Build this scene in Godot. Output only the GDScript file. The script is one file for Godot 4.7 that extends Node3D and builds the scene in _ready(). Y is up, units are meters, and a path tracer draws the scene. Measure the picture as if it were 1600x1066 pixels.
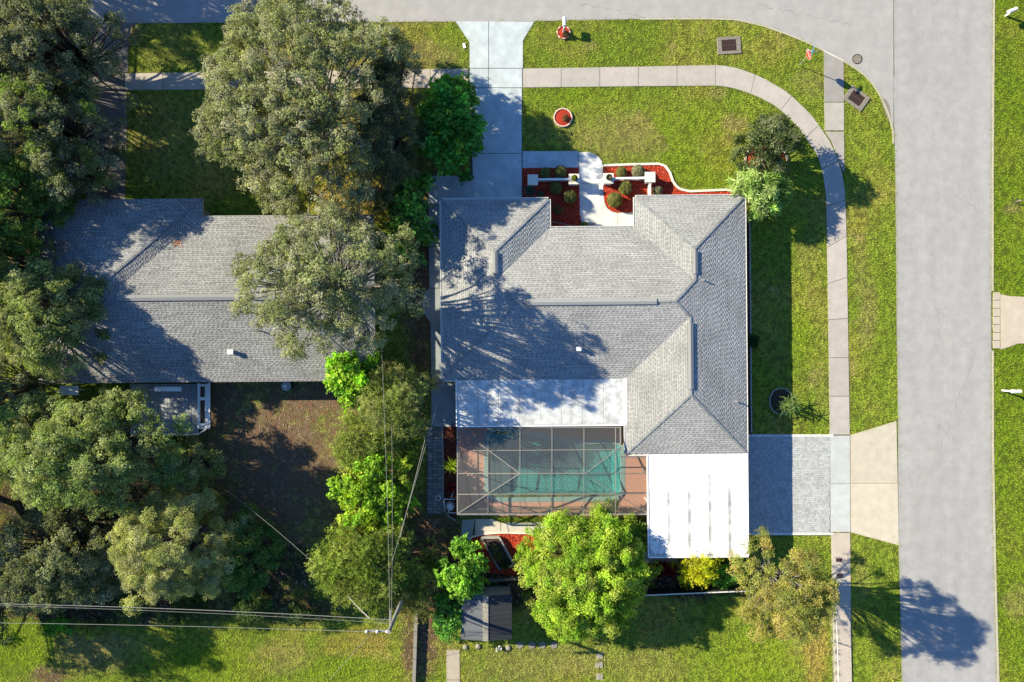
extends Node3D

const PX := 20.0          # picture points of the survey per metre on the ground
const EYE := 53.3         # camera height
const UP := Vector3.UP

var rng := RandomNumberGenerator.new()
var M := {}
var paved: Array = []     # outlines (survey points) that carry no lawn
var soil: Array = []      # [x, y, rx, ry, kind, weight]
var n_big := FastNoiseLite.new()
var n_mid := FastNoiseLite.new()
var n_fine := FastNoiseLite.new()
var sprigs := {}
var names := {}

# ------------------------------------------------------------------ helpers
class MB:
	var v := PackedVector3Array()
	var n := PackedVector3Array()
	var c := PackedColorArray()
	var col := Color.WHITE
	func tri(a: Vector3, b: Vector3, d: Vector3) -> void:
		var k := (b - a).cross(d - a).normalized()
		v.append(a); v.append(d); v.append(b)
		for i in 3:
			n.append(k); c.append(col)
	func quad(a: Vector3, b: Vector3, d: Vector3, e: Vector3) -> void:
		tri(a, b, d); tri(a, d, e)
	func trin(a: Vector3, b: Vector3, d: Vector3, na: Vector3, nb: Vector3, nd: Vector3) -> void:
		v.append(a); v.append(d); v.append(b)
		n.append(na); n.append(nd); n.append(nb)
		for i in 3:
			c.append(col)
	func box(p: Vector3, s: Vector3, b := Basis.IDENTITY) -> void:
		var x := b.x * s.x * 0.5
		var y := b.y * s.y * 0.5
		var z := b.z * s.z * 0.5
		quad(p + y - x + z, p + y + x + z, p + y + x - z, p + y - x - z)
		quad(p - y - x - z, p - y + x - z, p - y + x + z, p - y - x + z)
		quad(p + z - x - y, p + z + x - y, p + z + x + y, p + z - x + y)
		quad(p - z + x - y, p - z - x - y, p - z - x + y, p - z + x + y)
		quad(p + x + z - y, p + x - z - y, p + x - z + y, p + x + z + y)
		quad(p - x - z - y, p - x + z - y, p - x + z + y, p - x - z + y)
	# a box with its top edges taken off
	func slab(p: Vector3, s: Vector3, r := 0.012, b := Basis.IDENTITY) -> void:
		var q := []
		for k in [[1.0, 0.0, -0.5], [1.0, r, 0.5], [0.0, 0.0, 0.5]]:
			pass
		var hx := s.x * 0.5
		var hz := s.z * 0.5
		var lv := [[hx, hz, -s.y * 0.5], [hx, hz, s.y * 0.5 - r], [hx - r, hz - r, s.y * 0.5]]
		var rings := []
		for l in lv:
			rings.append([p + b * Vector3(-l[0], l[2], l[1]), p + b * Vector3(l[0], l[2], l[1]), p + b * Vector3(l[0], l[2], -l[1]), p + b * Vector3(-l[0], l[2], -l[1])])
		for i in 2:
			for j in 4:
				quad(rings[i][j], rings[i][(j + 1) % 4], rings[i + 1][(j + 1) % 4], rings[i + 1][j])
		quad(rings[2][0], rings[2][1], rings[2][2], rings[2][3])
	func beam(a: Vector3, b: Vector3, w: float, h: float) -> void:
		var d := b - a
		if d.length() < 0.001:
			return
		var z := d.normalized()
		var x := UP.cross(z)
		x = Vector3.RIGHT if x.length() < 0.01 else x.normalized()
		var y := z.cross(x)
		box((a + b) * 0.5, Vector3(w, h, d.length()), Basis(x, y, z))
	func prism(poly: PackedVector2Array, y0: float, y1: float, bottom := false) -> void:
		var pts := poly
		if Geometry2D.is_polygon_clockwise(pts):
			pts = pts.duplicate()
			pts.reverse()
		# counter-clockwise in (x, z) with z down the page: seen from above it runs clockwise
		var ix := Geometry2D.triangulate_polygon(pts)
		for i in range(0, ix.size(), 3):
			var a := pts[ix[i]]
			var b := pts[ix[i + 1]]
			var d := pts[ix[i + 2]]
			if (b - a).cross(d - a) > 0.0:
				var t := b
				b = d
				d = t
			tri(Vector3(a.x, y1, a.y), Vector3(b.x, y1, b.y), Vector3(d.x, y1, d.y))
			if bottom:
				tri(Vector3(a.x, y0, a.y), Vector3(d.x, y0, d.y), Vector3(b.x, y0, b.y))
		var cw := 0.0
		for i in pts.size():
			cw += pts[i].cross(pts[(i + 1) % pts.size()])
		for i in pts.size():
			var a := pts[i]
			var b := pts[(i + 1) % pts.size()]
			if cw > 0.0:
				var t := a
				a = b
				b = t
			quad(Vector3(a.x, y0, a.y), Vector3(b.x, y0, b.y), Vector3(b.x, y1, b.y), Vector3(a.x, y1, a.y))
	func tube(pts: Array, rad: Array, sides := 6, cap := true) -> void:
		var rings := []
		var nrm := []
		for i in pts.size():
			var d: Vector3 = (pts[mini(i + 1, pts.size() - 1)] - pts[maxi(i - 1, 0)]).normalized()
			var x := d.cross(Vector3(0.31, 0.2, 0.93)).normalized()
			var y := d.cross(x).normalized()
			var ring := []
			var rn := []
			for k in sides:
				var a := TAU * k / sides
				var o := x * cos(a) + y * sin(a)
				ring.append(pts[i] + o * rad[i])
				rn.append(o)
			rings.append(ring)
			nrm.append(rn)
		for i in pts.size() - 1:
			for k in sides:
				var l := (k + 1) % sides
				trin(rings[i][k], rings[i][l], rings[i + 1][l], nrm[i][k], nrm[i][l], nrm[i + 1][l])
				trin(rings[i][k], rings[i + 1][l], rings[i + 1][k], nrm[i][k], nrm[i + 1][l], nrm[i + 1][k])
		if cap:
			for k in range(1, sides - 1):
				tri(rings[-1][0], rings[-1][k], rings[-1][k + 1])
				tri(rings[0][0], rings[0][k + 1], rings[0][k])
	# turned shape: profile of (radius, height)
	func lathe(at: Vector3, prof: Array, sides := 20) -> void:
		for i in prof.size() - 1:
			var p: Vector2 = prof[i]
			var q: Vector2 = prof[i + 1]
			for k in sides:
				var a := TAU * k / sides
				var b := TAU * (k + 1) / sides
				var ea := Vector3(cos(a), 0, sin(a))
				var eb := Vector3(cos(b), 0, sin(b))
				var p0 := at + ea * p.x + UP * p.y
				var p1 := at + eb * p.x + UP * p.y
				var q0 := at + ea * q.x + UP * q.y
				var q1 := at + eb * q.x + UP * q.y
				if p.x > 0.0005:
					tri(p0, q1, p1)
				if q.x > 0.0005:
					tri(p0, q0, q1)
	func done() -> ArrayMesh:
		var m := ArrayMesh.new()
		if v.is_empty():
			return m
		var arr := []
		arr.resize(Mesh.ARRAY_MAX)
		arr[Mesh.ARRAY_VERTEX] = v
		arr[Mesh.ARRAY_NORMAL] = n
		arr[Mesh.ARRAY_COLOR] = c
		m.add_surface_from_arrays(Mesh.PRIMITIVE_TRIANGLES, arr)
		return m

func P(x: float, y: float, h := 0.0) -> Vector3:
	var k := (1.0 - h / EYE) / PX
	return Vector3((x - 800.0) * k, h, (y - 533.0) * k)

func G(x: float, y: float) -> Vector2:
	return Vector2((x - 800.0) / PX, (y - 533.0) / PX)

func poly(list: Array) -> PackedVector2Array:
	var r := PackedVector2Array()
	for p in list:
		r.append(G(p[0], p[1]))
	return r

func pave(list: Array) -> void:
	var r := PackedVector2Array()
	for p in list:
		r.append(Vector2(p[0], p[1]))
	paved.append(r)

func numbered(called: String) -> String:
	var k: int = names.get(called, 0)
	names[called] = k + 1
	return called if k == 0 else "%s_%03d" % [called, k]

func tag(o: Node3D, label: String, category: String, group := "") -> Node3D:
	o.set_meta("label", label)
	o.set_meta("category", category)
	if group != "":
		o.set_meta("group", group)
	return o

func thing(called: String, label: String, category: String, at := Vector3.ZERO, group := "", turn := 0.0) -> Node3D:
	var o := Node3D.new()
	o.name = numbered(called)
	add_child(o)
	o.position = at
	o.rotation.y = turn
	return tag(o, label, category, group)

func setting(called: String) -> Node3D:
	var o := Node3D.new()
	o.name = numbered(called)
	add_child(o)
	o.set_meta("kind", "structure")
	return o

func obj(called: String, mb: MB, mat: Material, parent: Node = null, stuff := false) -> MeshInstance3D:
	return put(called, mb.done(), mat, parent, stuff)

func put(called: String, mesh: Mesh, mat: Material, parent: Node = null, stuff := false) -> MeshInstance3D:
	var o := MeshInstance3D.new()
	o.mesh = mesh
	o.material_override = mat
	if parent == null:
		o.name = numbered(called)
		add_child(o)
	else:
		o.name = called
		if parent.has_node(NodePath(called)):
			var k := 1
			if parent.has_meta("_n_" + called):
				k = parent.get_meta("_n_" + called)
			o.name = "%s_%03d" % [called, k]
			parent.set_meta("_n_" + called, k + 1)
		parent.add_child(o, true)
	if stuff:
		o.set_meta("kind", "stuff")
	return o

func struct(called: String, mb: MB, mat: Material) -> MeshInstance3D:
	var o := obj(called, mb, mat)
	o.set_meta("kind", "structure")
	return o

func lin(r: float, g: float, b: float) -> Color:
	return Color(r, g, b).linear_to_srgb()

func noise_tex(sd: int, freq: float, lo: float, hi: float, size := 512, oct := 5, gain := 0.6) -> ImageTexture:
	var f := FastNoiseLite.new()
	f.seed = sd
	f.noise_type = FastNoiseLite.TYPE_SIMPLEX_SMOOTH
	f.frequency = freq
	f.fractal_octaves = oct
	f.fractal_gain = gain
	var im := f.get_seamless_image(size, size)
	im.convert(Image.FORMAT_L8)
	var d := im.get_data()
	for i in d.size():
		d[i] = int(clampf(lerpf(lo, hi, d[i] / 255.0), 0.0, 1.0) * 255.0)
	return ImageTexture.create_from_image(Image.create_from_data(size, size, false, Image.FORMAT_L8, d))

func times_tex(a: ImageTexture, b: ImageTexture) -> ImageTexture:
	var p := a.get_image()
	var q := b.get_image()
	var size := p.get_width()
	var d := p.get_data()
	var f := q.get_data()
	var n := q.get_width()
	for y in size:
		for x in size:
			d[y * size + x] = d[y * size + x] * f[(y % n) * n + x % n] / 255
	return ImageTexture.create_from_image(Image.create_from_data(size, size, false, Image.FORMAT_L8, d))

func mat(called: String, c: Color, rough := 0.85, tex: Texture2D = null, scale := 0.2, vc := false, metal := 0.0) -> StandardMaterial3D:
	var m := StandardMaterial3D.new()
	m.resource_name = called
	m.albedo_color = c
	m.roughness = rough
	m.metallic = metal
	m.metallic_specular = 0.3
	m.vertex_color_use_as_albedo = vc
	if tex:
		m.albedo_texture = tex
		m.uv1_triplanar = true
		m.uv1_world_triplanar = true
		m.uv1_scale = Vector3.ONE * scale
	M[called] = m
	return m

func relief(called: String, tex: Texture2D, cm: float) -> void:
	M[called].heightmap_enabled = true
	M[called].heightmap_texture = tex
	M[called].heightmap_scale = cm

# ------------------------------------------------------------------ light and camera
func _ready() -> void:
	rng.seed = 71
	var cam := Camera3D.new()
	cam.name = "camera"
	cam.position = Vector3(0, EYE, 0)
	cam.rotation_degrees = Vector3(-90, 0, 0)
	cam.fov = 53.13
	cam.far = 900.0
	add_child(cam)
	var we := WorldEnvironment.new()
	we.name = "world"
	var e := Environment.new()
	e.background_mode = Environment.BG_SKY
	var sm := ProceduralSkyMaterial.new()
	sm.sky_top_color = Color(0.29, 0.475, 0.735)
	sm.sky_horizon_color = Color(0.62, 0.755, 0.86)
	sm.sky_curve = 0.22
	sm.ground_bottom_color = Color(0.22, 0.26, 0.2)
	sm.ground_horizon_color = Color(0.42, 0.52, 0.6)
	var sk := Sky.new()
	sk.sky_material = sm
	e.sky = sk
	e.background_energy_multiplier = 0.57
	e.tonemap_mode = Environment.TONE_MAPPER_LINEAR
	e.tonemap_exposure = 2.45
	e.sdfgi_enabled = true
	e.ssao_enabled = true
	e.ssil_enabled = true
	we.environment = e
	add_child(we)
	var sun := DirectionalLight3D.new()
	sun.name = "sun"
	sun.light_energy = 1.6
	sun.light_color = Color(1.0, 0.962, 0.84)
	sun.light_angular_distance = 0.5
	sun.shadow_enabled = true
	var az := deg_to_rad(20.5)
	var el := deg_to_rad(29.5)
	sun.basis = Basis.looking_at(Vector3(cos(az) * cos(el), -sin(el), sin(az) * cos(el)))
	add_child(sun)

	n_big.seed = 5
	n_big.frequency = 0.14
	n_big.fractal_octaves = 3
	n_mid.seed = 9
	n_mid.frequency = 0.55
	n_mid.fractal_octaves = 3
	n_fine.seed = 14
	n_fine.frequency = 2.2
	n_fine.fractal_octaves = 2

	make_materials()
	make_sprigs()
	roads_and_paths()
	main_house()
	neighbour_house()
	carport()
	pool()
	front_garden()
	back_garden()
	street_things()
	wires()
	trees()
	ground()
	lawn()

func make_materials() -> void:
	var t_soft := noise_tex(3, 0.006, 0.9, 1.0, 1024, 7, 0.65)
	var t_grain := noise_tex(4, 0.09, 0.6, 1.0, 512, 4, 0.7)
	var t_stain := noise_tex(6, 0.02, 0.5, 1.0, 512, 5, 0.65)
	mat("ground", Color.WHITE, 0.95, noise_tex(8, 0.05, 0.35, 1.0, 1024, 5, 0.75), 0.16, true)
	mat("asphalt", Color.WHITE, 0.9, times_tex(t_soft, noise_tex(33, 0.2, 0.82, 1.08, 512, 3, 0.8)), 0.11, true)
	relief("asphalt", t_grain, 0.4)
	mat("seam", lin(0.2, 0.195, 0.2), 0.9, t_grain, 0.6)
	mat("concrete", Color.WHITE, 0.88, times_tex(t_soft, noise_tex(31, 0.035, 0.62, 2.1, 1024, 4, 0.6)), 0.13, true)
	mat("paint_concrete", Color.WHITE, 0.7, noise_tex(11, 0.01, 0.86, 1.0, 512, 5, 0.6), 0.15, true)
	mat("joint", lin(0.13, 0.12, 0.1), 0.95, t_grain, 0.5)
	mat("mulch", lin(0.55, 0.055, 0.026), 0.95, t_grain, 0.9)
	relief("mulch", t_grain, 4.0)
	mat("mulch_shaded", lin(0.12, 0.05, 0.035), 0.95, t_grain, 0.9)  # mulch toned down, shade put into its colour
	mat("mulch_chip", Color.WHITE, 0.95, null, 1.0, true)
	mat("curb_white", lin(0.72, 0.66, 0.57), 0.8, t_soft, 0.5)
	mat("white", lin(0.78, 0.78, 0.77), 0.55, noise_tex(12, 0.01, 0.88, 1.0, 256, 4), 0.3)
	mat("patio_white", lin(0.56, 0.565, 0.57), 0.6, times_tex(noise_tex(41, 0.012, 0.75, 1.1, 512, 5, 0.65), noise_tex(42, 0.06, 0.8, 1.6, 512, 3)), 0.16)
	mat("white_metal", lin(0.8, 0.8, 0.8), 0.4)
	mat("stucco", lin(0.5, 0.49, 0.46), 0.9, t_grain, 0.4)
	mat("shingle", Color.WHITE, 0.92, t_grain, 0.7, true)
	mat("gutter", lin(0.62, 0.6, 0.56), 0.5)
	mat("dark_gap", lin(0.05, 0.05, 0.055), 0.8)
	mat("grey_metal", lin(0.33, 0.31, 0.28), 0.5)
	mat("dark_metal", lin(0.03, 0.03, 0.035), 0.5)
	mat("rust_iron", lin(0.09, 0.055, 0.05), 0.8, t_grain, 1.3)
	mat("drain_concrete", lin(0.36, 0.32, 0.27), 0.9, t_stain, 0.7)
	mat("stone", lin(0.46, 0.42, 0.34), 0.9, t_stain, 0.6)
	mat("glass", Color(0.03, 0.04, 0.05), 0.08)
	mat("deck", lin(0.56, 0.30, 0.215), 0.85, t_soft, 0.5)
	relief("deck", t_grain, 0.6)
	mat("cage", lin(0.2, 0.19, 0.175), 0.5)
	mat("caustic_plaster", lin(0.03, 0.30, 0.28), 0.7, noise_tex(21, 0.035, 0.35, 1.7, 512, 3, 0.5), 0.5)  # light and dark mottle painted in place of rippling caustic light
	relief("caustic_plaster", noise_tex(22, 0.03, 0.0, 1.0, 512, 3, 0.5), 14.0)
	mat("coping", lin(0.24, 0.36, 0.33), 0.7, t_soft, 0.6)
	var w := mat("water", Color(0.75, 0.95, 0.95, 0.08), 0.03)
	w.transparency = BaseMaterial3D.TRANSPARENCY_ALPHA
	w.normal_enabled = true
	var nz := FastNoiseLite.new()
	nz.seed = 3
	nz.frequency = 0.03
	var nim := nz.get_seamless_image(256, 256)
	nim.bump_map_to_normal_map(3.0)
	w.normal_texture = ImageTexture.create_from_image(nim)
	w.normal_scale = 0.6
	w.uv1_triplanar = true
	w.uv1_world_triplanar = true
	w.uv1_scale = Vector3.ONE * 0.5
	var s := mat("screen", Color(lin(0.13, 0.128, 0.125), 0.26), 0.8)
	s.transparency = BaseMaterial3D.TRANSPARENCY_ALPHA
	mat("wood_grey", Color.WHITE, 0.9, t_grain, 0.35, true)
	mat("bark", lin(0.2, 0.165, 0.13), 0.95, t_grain, 0.8)
	mat("bark_pale", lin(0.34, 0.31, 0.27), 0.95, t_grain, 0.8)
	mat("soil", lin(0.09, 0.06, 0.045), 0.95, t_grain, 0.7)
	mat("pole_grey", lin(0.4, 0.385, 0.36), 0.85, t_grain, 0.6)
	mat("wire", lin(0.22, 0.215, 0.21), 0.6)
	mat("sign_red", lin(0.5, 0.03, 0.035), 0.45)
	mat("sign_back", lin(0.45, 0.46, 0.47), 0.4, null, 1.0, false, 0.5)
	mat("sign_blue", lin(0.06, 0.16, 0.3), 0.45)
	mat("paint", Color.WHITE, 0.55, null, 1.0, true)
	for k in [["leaf", 0.95], ["leaf_bright", 1.0]]:
		var l := mat(k[0], Color.WHITE, 0.55, null, 1.0, true)
		l.backlight_enabled = true
		l.backlight = Color(k[1], k[1], k[1] * 0.6)
		l.metallic_specular = 0.35
	var g := mat("blade", Color.WHITE, 0.8, null, 1.0, true)
	g.backlight_enabled = true
	g.backlight = Color(0.25, 0.25, 0.1)
	g.metallic_specular = 0.15
	mat("litter", Color.WHITE, 0.95, null, 1.0, true)

# ------------------------------------------------------------------ leaves
func leaf(m: MB, at: Vector3, dir: Vector3, up: Vector3, l: float, w: float) -> void:
	var side := dir.cross(up).normalized()
	var tip := at + dir * l - up * l * 0.12
	var a := at + dir * l * 0.45 + side * w * 0.5 + up * l * 0.04
	var b := at + dir * l * 0.45 - side * w * 0.5 + up * l * 0.04
	m.tri(at, a, tip)
	m.tri(at, tip, b)

func sprig(sd: int, count: int, l: float, w: float, spread: float, lift: float, twig := 0.0) -> ArrayMesh:
	var r := RandomNumberGenerator.new()
	r.seed = sd
	var m := MB.new()
	for i in count:
		var a := r.randf() * TAU
		var t := r.randf()
		var el := lerpf(-0.25, 1.0, r.randf()) * lift
		var d := Vector3(cos(a) * cos(el), sin(el), sin(a) * cos(el))
		var at := Vector3(r.randfn(0, 0.4) * spread, t * spread * 0.7 - spread * 0.2, r.randfn(0, 0.4) * spread)
		if twig > 0.0:
			at = Vector3(0, t * twig, 0)
		var u := (UP + Vector3(r.randfn(0, 0.45), 0, r.randfn(0, 0.45))).normalized()
		var g := r.randf_range(0.72, 1.2)
		m.col = Color(g, g, g * r.randf_range(0.8, 1.05))
		leaf(m, at, d, u, l * r.randf_range(0.75, 1.25), w * r.randf_range(0.8, 1.2))
	return m.done()

func make_sprigs() -> void:
	sprigs.oak = sprig(11, 16, 0.125, 0.06, 0.24, 0.95)
	sprigs.broad = sprig(12, 8, 0.27, 0.16, 0.24, 0.7)
	sprigs.fine = sprig(13, 18, 0.11, 0.045, 0.2, 0.9)
	sprigs.plume = sprig(14, 16, 0.17, 0.04, 0.1, 1.1, 0.42)
	sprigs.long = sprig(15, 9, 0.38, 0.07, 0.08, 0.75, 0.1)
	sprigs.box = sprig(16, 16, 0.055, 0.035, 0.07, 0.9)
	sprigs.dark = sprig(17, 9, 0.2, 0.085, 0.16, 0.8)

func scatter(called: String, mesh: Mesh, xf: Array, tint: Array, m: Material, parent: Node) -> MultiMeshInstance3D:
	var mm := MultiMesh.new()
	mm.transform_format = MultiMesh.TRANSFORM_3D
	mm.use_colors = true
	mm.mesh = mesh
	mm.instance_count = xf.size()
	for i in xf.size():
		mm.set_instance_transform(i, xf[i])
		mm.set_instance_color(i, tint[i])
	var o := MultiMeshInstance3D.new()
	o.name = called
	o.multimesh = mm
	o.material_override = m
	o.set_meta("kind", "stuff")
	parent.add_child(o, true)
	return o

# crown outline is given where it shows in the survey; hb..ht are the heights of the crown
func tree(called: String, label: String, group: String, cx: float, cy: float, rx: float, ry: float, hb: float, ht: float, style: String, cols: Array, bough := 0.85, dens := 95.0, opt := {}) -> Node3D:
	var r := RandomNumberGenerator.new()
	r.seed = int(cx * 13 + cy * 7 + 3)
	var hc := hb + (ht - hb) * 0.6
	var c := P(cx, cy, hc)
	var k := (1.0 - hc / EYE) / PX
	var RX := maxf(rx * k - bough * 0.45, 0.2)
	var RZ := maxf(ry * k - bough * 0.45, 0.2)
	var foot: Vector3 = opt.get("foot", Vector3(c.x, 0, c.z))
	foot.y = 0.0
	var t := thing(called, label, opt.get("cat", "tree"), foot, group)
	var n := int(maxf(5.0, PI * RX * RZ / (bough * bough) * opt.get("fill", 1.0)))
	var wob := FastNoiseLite.new()
	wob.seed = r.seed % 10000
	wob.frequency = 0.9
	var ends := []
	var xf := []
	var tint := []
	var pk: float = opt.get("peak", 1.0)
	for i in n:
		var a := i * 2.39996 + r.randf() * 0.9
		var rr := sqrt((i + 0.5) / n)
		rr = clampf(rr + r.randfn(0, 0.075), 0.02, 1.12)
		var f := 1.0 + 0.3 * wob.get_noise_2d(cos(a) * 1.6 + 4.0, sin(a) * 1.6)
		f += 0.16 * wob.get_noise_2d(cos(a) * 5.0, sin(a) * 5.0 + 9.0)
		var dome := pow(maxf(0.0, 1.0 - rr * rr * 0.93), 0.5 * pk)
		var y := lerpf(hb, ht, clampf(dome + r.randfn(0, 0.09), 0.0, 1.05))
		if r.randf() < 0.18:
			y = lerpf(hb, y, r.randf_range(0.2, 0.75))
		var o := Vector3(c.x + cos(a) * RX * rr * f, y, c.z + sin(a) * RZ * rr * f)
		var br := bough * r.randf_range(0.55, 1.3)
		ends.append([o, br])
		var base: Color = cols[r.randi() % cols.size()]
		var g := r.randf_range(0.72, 1.25)
		base = Color(base.r * g, base.g * g, base.b * g)
		var cnt := int(dens * br * br * r.randf_range(0.8, 1.2))
		for j in cnt:
			var u := r.randf() * TAU
			var w := r.randf_range(-0.35, 1.0)
			var s := sqrt(maxf(0.0, 1.0 - w * w))
			var d := Vector3(cos(u) * s, w, sin(u) * s)
			var q := o + Vector3(d.x, d.y * 0.62, d.z) * br * pow(r.randf(), 0.5) * (1.0 + 0.25 * r.randfn(0, 1.0) * 0.5)
			q.y = maxf(q.y, 0.12)
			var ax := (d * 0.9 + UP * 0.55 + Vector3(r.randfn(0, 0.35), r.randfn(0, 0.2), r.randfn(0, 0.35))).normalized()
			var sx := ax.cross(Vector3(sin(u * 3.1), 0.2, cos(u * 3.1))).normalized()
			var sc: float = r.randf_range(0.7, 1.3) * opt.get("size", 1.0)
			xf.append(Transform3D(Basis(sx * sc, ax * sc, sx.cross(ax) * sc), q - foot))
			var h := r.randf_range(0.5, 1.5)
			tint.append(Color(base.r * h, base.g * h, base.b * h * r.randf_range(0.85, 1.15)))
	scatter("crown", sprigs[style], xf, tint, M[opt.get("leaf", "leaf")], t)
	# trunk and limbs
	var tm := MB.new()
	var tr: float = opt.get("trunk", 0.1 + ht * 0.018)
	var fork := Vector3(lerpf(0.0, c.x - foot.x, 0.45), maxf(hb * 0.55, 0.15), lerpf(0.0, c.z - foot.z, 0.45))
	tm.tube([Vector3(0, -0.1, 0), Vector3(0, 0.12, 0), fork * 0.5 + Vector3(0.04, 0, 0.03), fork], [tr * 1.5, tr * 1.15, tr, tr * 0.85], 8)
	obj("trunk", tm, M[opt.get("bark", "bark")], t)
	var lm := MB.new()
	var step := maxi(1, ends.size() / 90)
	for i in range(0, ends.size(), step):
		var q: Vector3 = ends[i][0] - foot
		var mid := fork.lerp(q, 0.5) + Vector3(r.randfn(0, 0.2), (q.y - fork.y) * 0.12, r.randfn(0, 0.2))
		var top := q + Vector3(r.randfn(0, 0.25), ends[i][1] * 0.45, r.randfn(0, 0.25))
		var lr := clampf(tr * 0.35, 0.02, 0.09)
		lm.tube([fork, mid, q, top], [lr, lr * 0.7, lr * 0.45, lr * 0.2], 5, false)
	obj("limbs", lm, M[opt.get("bark", "bark")], t)
	return t

# ------------------------------------------------------------------ ground
const LAWN := Color(0.098, 0.165, 0.012)
func lawn_color(x: float, y: float) -> Color:
	var w := G(x, y)
	var a := n_big.get_noise_2d(w.x, w.y)
	var b := n_mid.get_noise_2d(w.x, w.y)
	var c := n_fine.get_noise_2d(w.x, w.y)
	var col := Color(0.235, 0.29, 0.035)
	col = col.lerp(Color(0.18, 0.25, 0.025), clampf(0.42 + b * 1.2 - a * 0.7, 0, 1))
	col = col.lerp(Color(0.30, 0.285, 0.055), clampf(a * 1.6 + c * 0.6 - 0.05, 0, 0.8))
	col = col.lerp(Color(0.36, 0.27, 0.11), clampf(b * 1.3 + a * 0.9 + c * 0.5 - 0.75, 0, 0.5))
	var mott := 1.08 + 0.26 * n_fine.get_noise_2d(w.x * 0.8 + 7.0, w.y * 0.8) + 0.22 * b
	col = Color(col.r * mott, col.g * mott, col.b * mott)
	if x > 1548.0:
		col = col.lerp(Color(0.14, 0.22, 0.008), 0.55)
	return col

func soil_at(x: float, y: float) -> Array:
	var w := G(x, y)
	var b := n_mid.get_noise_2d(w.x + 30.0, w.y) * 0.35 + n_fine.get_noise_2d(w.x, w.y + 50.0) * 0.25
	var best := 0.0
	var kind := ""
	for s in soil:
		var dx: float = (x - s[0]) / s[2]
		var dy: float = (y - s[1]) / s[3]
		var d := dx * dx + dy * dy
		if d < 2.2:
			var g: float = clampf((1.15 - d * 0.85 + b * 1.5) * 0.95, 0.0, 1.0) * s[5]
			if g > best:
				best = g
				kind = s[4]
	return [best, kind]

const KINDS := {
	"tan": Color(0.36, 0.29, 0.11), "dirt": Color(0.38, 0.25, 0.16), "dark": Color(0.09, 0.065, 0.045), "lime": Color(0.22, 0.32, 0.014), "gold": Color(0.45, 0.30, 0.08), "litter": Color(0.28, 0.17, 0.11),
}

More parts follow.
